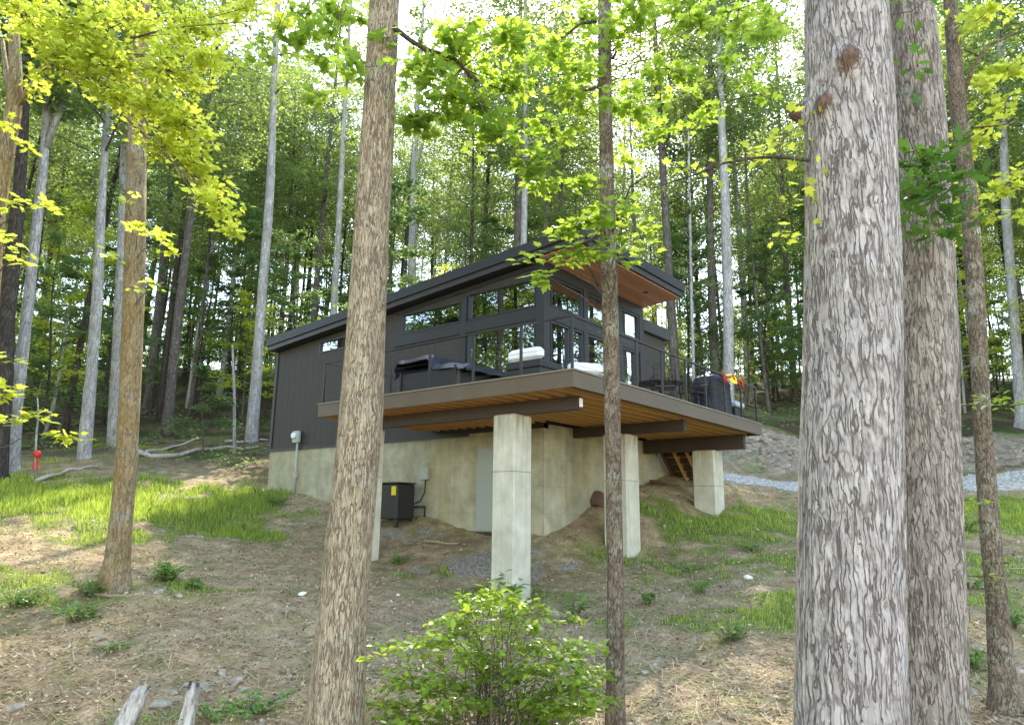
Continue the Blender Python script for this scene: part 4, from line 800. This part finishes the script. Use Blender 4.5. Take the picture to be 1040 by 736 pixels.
# centre boughs
mb = MB(tuple(F1.location)); mb.tube([at(400, 28, 6.5), at(418, 42, 6.5), at(432, 50, 6.5), at(462, 60, 6.6), at(480, 80, 6.6), at(512, 92, 6.7)], [.03, .026, .024, .02, .016, .006], 7); mb.build('bough', M['dark'], F1)
bl = []
for (x, y, rx, ry, n) in [(310, 20, 22, 18, 26), (330, 100, 16, 14, 14), (300, 45, 26, 18, 34), (345, 35, 20, 16, 30), (270, 60, 18, 14, 16), (395, 38, 12, 7, 14), (350, 12, 22, 14, 36), (335, 60, 18, 14, 26), (430, 75, 26, 16, 55), (470, 60, 30, 18, 60), (440, 115, 28, 16, 60), (480, 110, 30, 20, 70), (425, 128, 18, 14, 40), (505, 130, 26, 18, 60), (520, 90, 30, 20, 70), (460, 28, 34, 20, 70), (520, 35, 36, 24, 80), (350, 70, 12, 20, 24), (530, 160, 26, 16, 46), (545, 185, 18, 12, 26)]:
    bl.append((x, y, 6.6+rg.uniform(-.5, .7), rx, ry, int(n*1.9)))
spray(F1, lambda c: at(470, 68, 6.6) if c[0] > P1[30][0] else P1[20], bl, MAPLE, M['lf_mid'], .1, rg, thick=.008, tint=.5, spread=.5)
mb = MB(tuple(F3.location))
for pts_, rr in [([(606, 22), (590, 24), (572, 38), (560, 44)], .022), ([(611, 88), (595, 92), (575, 95), (556, 96)], .018), ([(612, 235), (596, 246), (580, 250), (560, 262), (540, 268)], .024), ([(622, 235), (640, 190), (662, 176)], .016), ([(608, 290), (585, 246), (560, 238)], .014), ([(622, 60), (644, 20), (650, -10)], .016)]:
    mb = MB(tuple(F3.location)); mb.tube([at(x, y, 7.3) for x, y in pts_], list(np.linspace(rr, rr*.3, len(pts_))), 6); mb.build('bough', M['dark'], F3)
bl = []
for (x, y, rx, ry, n) in [(560, 60, 30, 22, 75), (580, 100, 30, 20, 60), (600, 70, 22, 20, 40), (560, 130, 24, 16, 46), (650, 30, 34, 26, 80), (680, 70, 34, 26, 70), (640, 110, 28, 22, 55), (700, 30, 34, 24, 50), (740, 50, 30, 24, 40), (670, 130, 26, 18, 40), (720, 110, 30, 20, 36), (760, 90, 26, 22, 34), (590, 20, 30, 20, 60), (780, 30, 26, 24, 50), (750, 10, 30, 18, 44), (700, 5, 34, 14, 40), (650, 5, 30, 14, 36), (640, 165, 20, 12, 20)]:
    bl.append((x, y, 7.3+rg.uniform(-.7, .9), rx, ry, int(n*1.8)))
spray(F3, nearest(P3), bl, MAPLE, M['lf_mid'], .095, rg, thick=.008, tint=.75, spread=.5)
spray(F3, nearest(P3), [(585, 225, 6.9, 26, 14, 34), (610, 215, 6.7, 22, 13, 30), (600, 250, 6.7, 26, 14, 36), (632, 228, 6.8, 20, 15, 28), (575, 262, 6.8, 16, 12, 20), (555, 280, 6.9, 14, 11, 18), (545, 255, 6.9, 14, 8, 12), (628, 262, 6.6, 20, 10, 20), (650, 240, 6.9, 16, 14, 18), (602, 190, 6.9, 22, 12, 20), (572, 240, 6.9, 18, 10, 16)], MAPLE, M['lf_mid'], .115, rg, thick=.008, tint=.3, spread=.3, name='low_foliage')
# right side boughs
mb = MB(tuple(F4.location)); mb.tube([at(822, 163, 4.6), at(800, 160, 4.6), at(770, 160, 4.7), at(735, 166, 4.8), at(705, 178, 4.9), at(660, 192, 5.)], [.014, .012, .01, .008, .006, .003], 6); mb.build('bough', M['dark'], F4)
spray(F4, lambda c: at(790, 160, 4.65), [(798, 135, 4.7, 16, 16, 14), (780, 150, 4.7, 16, 10, 12), (810, 200, 4.6, 12, 24, 14), (790, 240, 4.7, 20, 12, 10), (728, 165, 4.8, 18, 8, 8), (700, 170, 4.9, 20, 12, 10), (800, 110, 4.6, 10, 10, 7)], MAPLE, M['lf_backlit'], .068, rg, thick=.004, tint=.5, spread=.5)
spray(F5, nearest(P5), [(930, 150, 5.1, 26, 24, 70), (950, 190, 5.0, 32, 20, 90), (925, 205, 5.0, 20, 20, 50), (965, 165, 5.2, 28, 20, 60), (950, 228, 5.1, 24, 14, 40), (925, 12, 5.1, 30, 9, 16), (925, 70, 5.2, 22, 8, 8), (980, 200, 5.2, 18, 18, 16), (912, 95, 5.1, 12, 10, 8)], OAK, M['lf_dark'], .115, rg, thick=.006, tint=.4, spread=.4)
mb = MB(tuple(F6.location)); mb.tube([at(975, 105, 7.4), at(988, 70, 7.4), at(1002, 47, 7.3), at(1022, 38, 7.2), at(1060, 22, 7.)], [.026, .022, .018, .014, .008], 7); mb.build('bough', M['mott'], F6); mb = MB(tuple(F6.location)); mb.tube([at(986, 130, 7.4), at(1010, 128, 7.3), at(1050, 122, 7.2)], [.012, .01, .006], 5); mb.build('bough', M['mott'], F6)
bl = []
for (x, y, rx, ry, n) in [(1000, 15, 30, 16, 40), (1025, 70, 22, 20, 36), (1000, 90, 24, 18, 36), (1020, 120, 24, 16, 40), (990, 150, 24, 16, 30), (1025, 185, 22, 13, 44), (1000, 195, 26, 12, 46), (1010, 220, 20, 8, 20), (975, 240, 16, 8, 10), (960, 30, 14, 14, 12), (1035, 10, 16, 16, 16)]: bl.append((x, y, 7.3+rg.uniform(-.6, .8), rx, ry, int(n*2)))
spray(F6, nearest(P6), bl, MAPLE, M['lf_backlit'], .085, rg, thick=.007, tint=.3, spread=.5)
spray(F6, nearest(P6), [(1005, 405, 7.0, 30, 5, 44), (1028, 412, 7.0, 14, 4, 14), (985, 412, 7.1, 14, 4, 14), (980, 508, 7.2, 14, 4, 12), (1000, 585, 7.2, 26, 5, 20), (1012, 600, 7.1, 10, 7, 8), (1025, 572, 7.1, 12, 4, 8), (985, 630, 7.2, 12, 8, 12)], OVAL, M['lf_bush'], .07, rg, thick=.005, tint=.4, spread=.25, name='low_foliage')

# ------------------------------------------------------------------ shrub in front
bp = at(500, 790, 6.8); bz_ = gz(float(bp[0]), float(bp[1])); bp = np.array([bp[0], bp[1], bz_])
sh = empty('shrub', tuple(bp), 'arching leafy green and yellow shrub in front of the nearest concrete pillar', 'shrub'); mb = MB(tuple(bp)); parts = []; g = np.random.default_rng(8)
outl = [(392, 672), (400, 700), (398, 725), (415, 655), (430, 640), (445, 625), (460, 620), (475, 612), (490, 607), (505, 606), (518, 605), (525, 614), (540, 618), (555, 632), (570, 645), (580, 660), (592, 672), (604, 684), (612, 694), (600, 700), (585, 705), (580, 725), (440, 700), (470, 720), (500, 715), (530, 722), (555, 718), (420, 690), (450, 665), (480, 650), (510, 640), (535, 655), (560, 680), (490, 680), (520, 690), (460, 690), (430, 720), (540, 700), (405, 735), (560, 735), (395, 735), (600, 725), (610, 708), (590, 735), (395, 690), (385, 715)]
for (x, y) in outl*3:
    if g.uniform() < .1: continue
    if g.uniform() < .12: x, y = x+g.uniform(-14, 14), y-g.uniform(4, 20)
    x = 502+(x-502)*1.05; x += g.normal(0, 9); y += abs(g.normal(0, 9)) if y < 660 else g.normal(0, 8); D = 6.8+g.normal(0, .45); e = at(x, y, D); a = bp+g.normal(0, .2, 3)*np.array([1, 1, 0]); side = np.array([e[0]-a[0], e[1]-a[1], 0])
    m1 = a+side*.25+np.array([0, 0, (e[2]-a[2])*.75]); m2 = a+side*.65+np.array([0, 0, (e[2]-a[2])*1.06]); pth = [a, m1, m2, e]; mb.tube(pth, [.006, .0045, .003, .001], 4, caps=False)
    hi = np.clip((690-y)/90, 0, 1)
    for s0, s1 in ((m1, m2), (m2, e)):
        n = 17 if s0 is m1 else 28; f = np.linspace(.15, 1.05, n)[:, None]; P = s0+(s1-s0)*f; sd = np.where(np.arange(n) % 2 == 0, 1, -1)[:, None]; dv = (s1-s0)/np.linalg.norm(s1-s0); lat = np.cross(dv, [0, 0, 1]); lat /= np.linalg.norm(lat)
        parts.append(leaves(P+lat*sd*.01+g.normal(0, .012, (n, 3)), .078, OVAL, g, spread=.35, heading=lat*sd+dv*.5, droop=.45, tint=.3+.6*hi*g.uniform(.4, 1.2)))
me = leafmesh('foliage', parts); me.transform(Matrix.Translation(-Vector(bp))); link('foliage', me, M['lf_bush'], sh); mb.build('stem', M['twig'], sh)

# ------------------------------------------------------------------ small plants, each its own
def herb(px, py, D, h, n, size, label, tmpl=OVAL, mat='lf_weed', wid=.5, name='small_plant', seed=0, tint=.5, group=None):
    g2 = np.random.default_rng(seed+300); p = at(px, py, D); r, d = rd(p[0], p[1]); z = float(gzr(r, d)[0]); L = np.array([p[0], p[1], z]); root = empty(name, tuple(L), label, 'plant', group); mb = MB(tuple(L)); parts = []
    for i in range(max(3, n//9)):
        a = g2.uniform(0, 6.28); w_ = wid*g2.uniform(.1, 1); e = L+np.array([math.cos(a)*w_, math.sin(a)*w_, h*g2.uniform(.5, 1.05)]); mb.tube([L+np.array([math.cos(a)*w_*.2, math.sin(a)*w_*.2, -.02]), (L+e)/2+np.array([0, 0, h*.15]), e], [.005, .004, .002], 4, caps=False)
        k = 9; f = g2.uniform(.35, 1.05, k)[:, None]; P = L+(e-L)*f+g2.normal(0, size*.35, (k, 3)); hd = g2.normal(0, 1, (k, 3))*np.array([1, 1, .2]); parts.append(leaves(P, size, tmpl, g2, spread=.35, heading=hd, droop=.2, tint=tint))
    me = leafmesh('foliage', parts); me.transform(Matrix.Translation(-Vector(L))); link('foliage', me, M[mat], root); mb.build('stem', M['twig'], root)
def gD(px, py):
    """distance where the view ray through the pixel meets the ground"""
    lo, hi = 6., 60.
    for D in np.arange(6, 60, .25):
        p = at(px, py, D); r, d = rd(p[0], p[1])
        if gzr(r, d)[0] >= p[2]: return D
    return 30.
for i, (x, y, h, n, s, w_, lab, tm) in enumerate([(170, 592, .38, 150, .1, .42, 'bright green leafy clump beside the tan trunk on the left', OVAL), (196, 600, .25, 60, .08, .3, 'low green clump right of the leafy clump by the tan trunk', OVAL), (92, 610, .35, 130, .075, .45, 'dark feathery clump left of the tan trunk base', OVAL), (78, 634, .3, 120, .075, .5, 'wide dark green clump below the tan trunk', OVAL), (16, 622, .32, 130, .08, .5, 'broad green clump at the left edge of the slope', OVAL),
      (520, 612, .55, 40, .2, .3, 'broad leaved seedling against the foot of the nearest pillar', OAK), (583, 632, .45, 45, .14, .25, 'bluish green seedling between the nearest pillar and the slim trunk', OAK), (657, 618, .3, 36, .11, .22, 'small leafy seedling just right of the slim mottled trunk', OAK), (740, 655, .3, 60, .09, .35, 'low green weeds on the slope right of the slim trunk', OVAL), (712, 606, .22, 40, .08, .3, 'small weed patch under the far deck pillars', OVAL),
      (762, 562, .25, 60, .08, .4, 'green weeds below the far right pillar near the thickest oak', OVAL), (280, 515, .3, 90, .08, .5, 'green weeds at the left corner of the foundation', OVAL), (255, 726, .2, 150, .06, .6, 'low leafy ground weeds between driftwood and leaning oak', OVAL), (215, 731, .18, 70, .06, .4, 'short weeds beside the rocks at the bottom left', OVAL), (985, 600, .3, 60, .07, .35, 'weeds between the two right trunks', OVAL), (1030, 640, .35, 60, .08, .3, 'weeds right of the slim crooked trunk', OVAL), (990, 680, .3, 50, .08, .3, 'lower weeds beside the foot of the slim crooked trunk', OVAL), (980, 540, .4, 80, .09, .4, 'leafy clump in the bright grass beyond the right oak', OVAL), (405, 575, .25, 60, .09, .4, 'green weeds under the deck beside the hidden left pillar', OVAL), (110, 665, .14, 40, .06, .3, 'tiny grass tuft on the littered slope at left', OVAL), (700, 585, .2, 40, .08, .35, 'green weeds between the second pillar and the far pillar', OVAL)]):
    herb(x, y, gD(x, y), h*.75, int(n*1.8), s, lab, tm, wid=w_, seed=i, tint=.35+.4*(i in (0, 12, 17)))

# ------------------------------------------------------------------ grass, litter
def scatter_rd(n, seed, rr, dr, fn, bias=1.):
    g2 = np.random.default_rng(seed); r = g2.uniform(*rr, n); d = dr[0]+(dr[1]-dr[0])*g2.uniform(0, 1, n)**bias; k = fn(r, d) > g2.uniform(0, 1, n); keep = np.abs(r)/np.maximum(d, 1) < .95; x, y = wxy(r, d); ins = (x > XL) & (x < XG) & (y > YF) & (y < YE); k &= keep & ~ins
    return r[k], d[k], x[k], y[k], gzr(r[k], d[k]), g2
def bladearr(x, y, z, h, g2, w_=.006, lean=.45):
    n = len(x); a = g2.uniform(0, 6.28, n); hh = h*g2.uniform(.3, 1.2, n); b = g2.uniform(0, 6.28, n); l = hh*lean*g2.uniform(0, 1.3, n); B = np.c_[x, y, z-.01]; W = np.c_[np.cos(a), np.sin(a), 0*a]*w_; Ld = np.c_[np.cos(b)*l, np.sin(b)*l, 0*b]; Z1 = np.c_[0*a, 0*a, hh]
    V = np.stack([B-W, B+W, B+W*.7+Ld*.35+Z1*.6, B+Ld+Z1*.95, B-W*.7+Ld*.35+Z1*.6], 1).reshape(-1, 3); return V, np.repeat(np.clip(g2.normal(.5, .25, n), 0, 1), 5), 5
r, d, x, y, z, g2 = scatter_rd(420000, 1, (-22, 20), (7, 27), lambda r, d: np.clip(ingrass(r, d)*1.25-.14, 0, 1)*(gravelm(r, d) < .3)*(bankm(r, d) < .35), 1.)
hfac = np.clip(ingrass(r, d), .3, 1); V = bladearr(x, y, z, .15*hfac*(1+.75*((d > 15) & (r < -5))), g2, .0075)
tag(link('grass', leafmesh('grass', [V]), M['grass']), 'green grass growing in patches on the slope', 'grass', kind='stuff')
M['litter'] = (lambda: pbr('dead_leaf', lambda g: g.ramp(g.attr('tint').outputs['Fac'], [(0, (.09, .055, .03)), (.35, (.27, .18, .105)), (.65, (.44, .33, .2)), (1., (.62, .5, .34))]), .85, .15))()
r, d, x, y, z, g2 = scatter_rd(52000, 2, (-14, 13), (7, 22), lambda r, d: (1-.8*ingrass(r, d))*(gravelm(r, d) < .4), 1.5)
A1 = leaves(np.c_[x, y, z+.012], .05, OVAL, g2, spread=.45, droop=0.)
r, d, x, y, z, g2 = scatter_rd(80000, 3, (-14, 13), (7, 20), lambda r, d: (1-.6*ingrass(r, d))*(gravelm(r, d) < .4), 1.4)
n = len(x); a = g2.uniform(0, PI, n); L_ = g2.uniform(.05, .2, n); B = np.c_[x, y, z+g2.uniform(.004, .03, n)]; T_ = np.c_[np.cos(a), np.sin(a), g2.normal(0, .14, n)]*L_[:, None]; W = np.c_[-np.sin(a), np.cos(a), 0*a]*.0028; V = np.stack([B-T_-W, B+T_-W, B+T_+W, B-T_+W], 1).reshape(-1, 3)
tag(link('leaf_litter', leafmesh('leaf_litter', [A1, (V, np.repeat(np.clip(g2.normal(.68, .2, n), 0, 1), 4), 4)]), M['litter']), 'dry straw, twigs and dead leaves strewn over the slope', 'leaf litter', kind='stuff')
r, d, x, y, z, g2 = scatter_rd(26000, 4, (-30, 30), (24, 42), lambda r, d: .6*(wnoise(r, d, 4, seed=12) > .0)*(bankm(r, d) < .3)*(gravelm(r, d) < .2), 1.)
tag(link('ground_cover', leafmesh('ground_cover', [leaves(np.c_[x, y, z+g2.uniform(.05, .45, len(x))], .16, DIA, g2, spread=.4)]), M['lf_under']), 'low green woodland ground cover beneath the forest trees', 'ground cover', kind='stuff')

r, d, x, y, z, g2 = scatter_rd(5200, 6, (-14, 13), (7, 21), lambda r, d: .25+.75*(wnoise(r, d, 2.5, seed=31) > .35), 1.3)
n = len(x); s = .012+.035*g2.uniform(0, 1, n)**3; O = np.array([(1, 0, 0), (0, 1, 0), (-1, 0, 0), (0, -1, 0), (0, 0, .7), (0, 0, -.5)]); V = (np.c_[x, y, z+.006][:, None]+(O[None]+g2.normal(0, .22, (n, 6, 3)))*s[:, None, None]).reshape(-1, 3)
fc = np.array([(0, 1, 4), (1, 2, 4), (2, 3, 4), (3, 0, 4), (1, 0, 5), (2, 1, 5), (3, 2, 5), (0, 3, 5)]); F_ = (np.arange(n)[:, None, None]*6+fc[None]).reshape(-1)
tag(link('pebbles', npmesh('pebbles', V, F_, np.arange(n*8)*3), M['rock']), 'loose pebbles and stone chips scattered over the slope', 'pebbles', kind='stuff')
# ------------------------------------------------------------------ stones, logs, sticks
def stone(px, py, s, label, mat='rock', seed=0, flat=.55, group=None, D=None):
    D = D or gD(px, py); p = at(px, py, D); r, d = rd(p[0], p[1]); z = float(gzr(r, d)[0]); g2 = np.random.default_rng(seed+50); bm_v = []; nu, nv = 12, 8; vs = [(0, 0, 1)]; planes = [(lambda q: q/np.linalg.norm(q))(g2.normal(0, 1, 3)) for _ in range(9)]; dd_ = g2.uniform(.55, .9, 9)
    def pos(q): 
        t = 1.
        for P_, k in zip(planes, dd_):
            c = q@P_
            if c > 1e-3: t = min(t, k/c)
        return q*t
    V_ = [pos(np.array([0, 0, 1.]))]
    for i in range(1, nv):
        for j in range(nu): th = PI*i/nv; ph = 2*PI*j/nu; V_.append(pos(np.array([math.sin(th)*math.cos(ph), math.sin(th)*math.sin(ph), math.cos(th)])))
    V_.append(pos(np.array([0, 0, -1.]))); sc = np.array([s*g2.uniform(.8, 1.3), s*g2.uniform(.6, 1.), s*flat])
    F_ = [(0, 1+j, 1+(j+1) % nu) for j in range(nu)]+[(1+i*nu+j, 1+(i+1)*nu+j, 1+(i+1)*nu+(j+1) % nu, 1+i*nu+(j+1) % nu) for i in range(nv-2) for j in range(nu)]+[(len(V_)-1, 1+(nv-2)*nu+(j+1) % nu, 1+(nv-2)*nu+j) for j in range(nu)]
    mb = MB().add([v*sc for v in V_], F_); o = mb.build('stone', M[mat]); o.location = (p[0], p[1], z+s*flat*.25); o.rotation_euler = (g2.uniform(-.2, .2), g2.uniform(-.2, .2), g2.uniform(0, 6)); tag(o, label, 'stone', group)
S_ = [(226, 687, .1, 'largest flat pale stone at the bottom left between driftwood and leaning oak', 'rock'), (207, 708, .09, 'rounded brown stone just left of the largest flat stone', 'rock'), (238, 700, .1, 'wedge shaped pale stone right of the largest flat stone', 'rock'), (160, 728, .12, 'grey stone standing between the two weathered stumps', 'rock'), (175, 712, .07, 'small stone above the right weathered stump', 'rock'), (190, 697, .06, 'tan pebble upslope of the weathered stumps', 'rock'), (140, 712, .06, 'small grey stone beside the left weathered stump', 'rock'), (15, 733, .09, 'cream stone in the bottom left corner', 'rock'), (245, 710, .06, 'small stone lowest of the pale stone group', 'rock'), (307, 606, .075, 'bright white stone lying left of the leaning oak', 'rockw'), (161, 603, .13, 'mossy brown stone in the green clump by the tan trunk', 'rock'), (181, 613, .08, 'flat stone below the mossy brown stone', 'rock'), (404, 608, .05, 'small white stone right of the leaning oak', 'rockw'), (700, 531, .09, 'white stone on the slope under the far pillar', 'rockw'), (760, 588, .09, 'pale stone in weeds left of the thickest oak', 'rockw'), (565, 628, .17, 'tan block of stone beside the bluish seedling', 'rock'), (800, 612, .07, 'grey stone against the left side of the thickest oak', 'rock'), (790, 700, .06, 'grey stone low on the slope near the thickest oak', 'rock'), (993, 665, .09, 'stone left of the slim crooked trunk', 'rock'), (985, 705, .09, 'low stone at the foot of the slim crooked trunk', 'rock'), (1035, 690, .08, 'pale stone right of the slim crooked trunk', 'rock'), (100, 650, .07, 'tan stone in the litter below the wide dark clump', 'rock'), (655, 690, .06, 'pale stone right of the slim mottled trunk', 'rock'), (605, 512, .3, 'rough brown boulder against the concrete wall under the deck', 'clay')]
for i, (x, y, s, l, m_) in enumerate(S_): stone(x, y, s, l, m_, i, .9 if s > .2 else .55)
# loose stones of the cut bank and gravel pad
g = np.random.default_rng(9); k = 0
while k < 46:
    r = g.uniform(5.0, 17); d = g.uniform(24.6, 27.0); x, y = wxy(r, d); p_ = np.array([x, y, 0]); 
    if abs(r/d) > .74: continue
    z = float(gzr(r, d)[0]); s = g.uniform(.12, .32); vv = np.array([x, y, z])-CAM; px = 520+FPX*(vv@RV)/(vv@FW); py = 368-FPX*(vv@UV)/(vv@FW)
    stone(px, py, s, 'tan rock lying on the cut stone bank behind the gravel drive', 'rock', 200+k, .7, 'rocks on the cut stone bank', D=d); k += 1
def stub(name, x, y, wpx, D, h, label, seed, tilt):
    p = at(x, y, D); r, d = rd(p[0], p[1]); z = float(gzr(r, d)[0]); root = np.array([p[0], p[1], z]); g2 = np.random.default_rng(seed); w_ = wpx*D/FPX/2; n = 18; m = 10; vs = []
    jag = [g2.uniform(.72, 1.05) for _ in range(n)]
    for i in range(m):
        q = i/(m-1)
        for j in range(n):
            a = 2*PI*j/n; rr = w_*(1.25-.45*q)*(1+.22*math.sin(3*a+seed)+.12*math.sin(7*a+q*2)); hh = h*q*(jag[j] if i > m-3 else 1)-.1*(1-q); vs.append((rr*math.cos(a)+tilt*hh, rr*math.sin(a)*.8+.25*hh, hh))
    fs = [(i*n+j, i*n+(j+1) % n, (i+1)*n+(j+1) % n, (i+1)*n+j) for i in range(m-1) for j in range(n)]+[tuple((m-1)*n+j for j in range(n))]
    o = MB().add(vs, fs, .5, True).build(name, M['weath']); o.location = root; o.rotation_euler = (0, 0, YAW); tag(o, label, 'stump')
stub('weathered_stump', 119, 745, 17, 7.2, .5, 'taller splintered grey white stump at the bottom left', 3, .3); stub('weathered_stump', 187, 748, 13, 7.2, .42, 'narrower splintered grey stump right of the taller one', 5, .02); 
def log(path, rad, label, mat='fallen', name='fallen_branch', lift=.02, cat='branch'):
    pts_ = []
    for (x, y) in path: D = gD(x, y); p = at(x, y, D); r, d = rd(p[0], p[1]); pts_.append(np.array([p[0], p[1], float(gzr(r, d)[0])+rad*.7+lift]))
    mb = MB(tuple(pts_[0])); m = len(pts_); fine = []
    for i in range(m-1):
        for f in (0, .33, .66): fine.append(pts_[i]+(pts_[i+1]-pts_[i])*f+np.array([0, 0, rad*.6*math.sin(i*3+f*7)]))
    fine.append(pts_[-1]); mb.tube(fine, list(np.linspace(rad, rad*.45, len(fine))), 8); o = mb.build(name, M[mat]); o.location = pts_[0]; tag(o, label, cat)
for pa, ra, la, mt in [([(92, 609), (120, 611), (152, 614)], .022, 'thin tan fallen branch lying below the tan trunk', 'fallen'), ([(130, 462), (165, 466), (215, 458), (262, 456)], .1, 'pale fallen log at the forest edge left of the cabin', 'weath'), ([(140, 464), (175, 456), (205, 447)], .07, 'second fallen pole crossing behind the pale log', 'weath'), ([(60, 438), (70, 434), (84, 430)], .1, 'broken brown log end between the two left pale trunks', 'fallen'), ([(228, 451), (250, 450), (272, 449)], .07, 'short grey log at the foot of the tall pale trunk', 'weath'), ([(35, 492), (70, 480), (100, 476)], .06, 'bleached branch on the bare ground in the left corner of the meadow', 'weath'), ([(660, 493), (690, 496)], .06, 'reddish board lying by the foot of the timber stairs', 'clay'), ([(235, 703), (250, 694)], .03, 'short splinter of wood among the pale stones', 'fallen'), ([(430, 555), (465, 556)], .03, 'stick lying on the gravel pad under the deck', 'fallen')]: log(pa, ra, la, mt)
D = gD(1030, 579); a, b = at(1006, 578, D), at(1062, 577, D); mb = MB(tuple(a)); mb.beam(a+np.array([0, 0, .0]), b, .16, .05); o = mb.build('plank', M['rockw']); o.location = a; tag(o, 'whitish plank lying at the right edge beyond the slim trunk', 'plank')
# flagged sapling
D = 21.; p = at(38, 470, D); r, d = rd(p[0], p[1]); z = float(gzr(r, d)[0]); L = np.array([p[0], p[1], z]); fs_ = empty('flagged_sapling', tuple(L), 'bare thin sapling tied with red flagging ribbon at the left forest edge', 'sapling')
mb = MB(tuple(L)); mb.tube([L, at(37, 440, D), at(39, 420, D), at(38, 404, D)], [.035, .03, .025, .015], 6); mb.build('stem', M['pale'], fs_)
mb = MB(tuple(L)); q = at(38, 461, D); mb.tube([q+np.array([0, 0, -.1]), q, q+np.array([0, 0, .1])], [.07, .12, .06], 8); mb.add([q+R0*a+np.array([0, 0, b]) for a, b in ((-.06, -.05), (.0, -.05), (-.05, -.45), (-.12, -.42))], [(0, 1, 2, 3)]); mb.add([q+R0*a+np.array([0, 0, b]) for a, b in ((.0, -.05), (.07, -.05), (.09, -.5), (.02, -.42))], [(0, 1, 2, 3)]); mb.build('ribbon', M['red'], fs_)

# ------------------------------------------------------------------ light
def world():
    w = bpy.data.worlds.new('World'); SC.world = w; w.use_nodes = True; nt = w.node_tree; bg = nt.nodes['Background']; sk = nt.nodes.new('ShaderNodeTexSky'); sk.sky_type = 'NISHITA'; sk.sun_disc = False
    az = math.radians(SUN_AZ); v = FH*math.cos(az)+R0*math.sin(az); el = math.radians(SUN_EL)
    sk.sun_elevation = el; sk.sun_rotation = math.atan2(v[0], v[1]); sk.air_density = 1.0; sk.dust_density = .4; sk.ozone_density = 1.
    mx = nt.nodes.new('ShaderNodeMix'); mx.data_type = 'RGBA'; mx.blend_type = 'MULTIPLY'; mx.inputs[0].default_value = 1; mx.inputs[7].default_value = (1.14, 1., .86, 1); nt.links.new(sk.outputs[0], mx.inputs[6]); nt.links.new(mx.outputs[2], bg.inputs[0]); bg.inputs[1].default_value = SKY
    s = bpy.data.lights.new('sun', 'SUN'); s.energy = SUN; s.angle = math.radians(.53); s.color = (1, .93, .8); o = bpy.data.objects.new('sun', s); COL.objects.link(o)
    sd = Vector((v[0]*math.cos(el), v[1]*math.cos(el), math.sin(el))); o.rotation_euler = sd.to_track_quat('Z', 'Y').to_euler(); o.location = (0, 0, 60)
SUN_AZ, SUN_EL, SUN, SKY = 8, 47, 15.0, 1.15
world()
SC.view_settings.view_transform = 'Standard'; SC.view_settings.look = 'None'; SC.view_settings.exposure = 0; SC.view_settings.gamma = 1
cy = SC.cycles; cy.max_bounces = 8; cy.diffuse_bounces = 4; cy.glossy_bounces = 3; cy.transmission_bounces = 4; cy.transparent_max_bounces = 8; cy.caustics_reflective = False; cy.caustics_refractive = False; cy.sample_clamp_indirect = 6
cy.use_denoising = True
try: cy.denoiser = 'OPENIMAGEDENOISE'
except Exception: pass
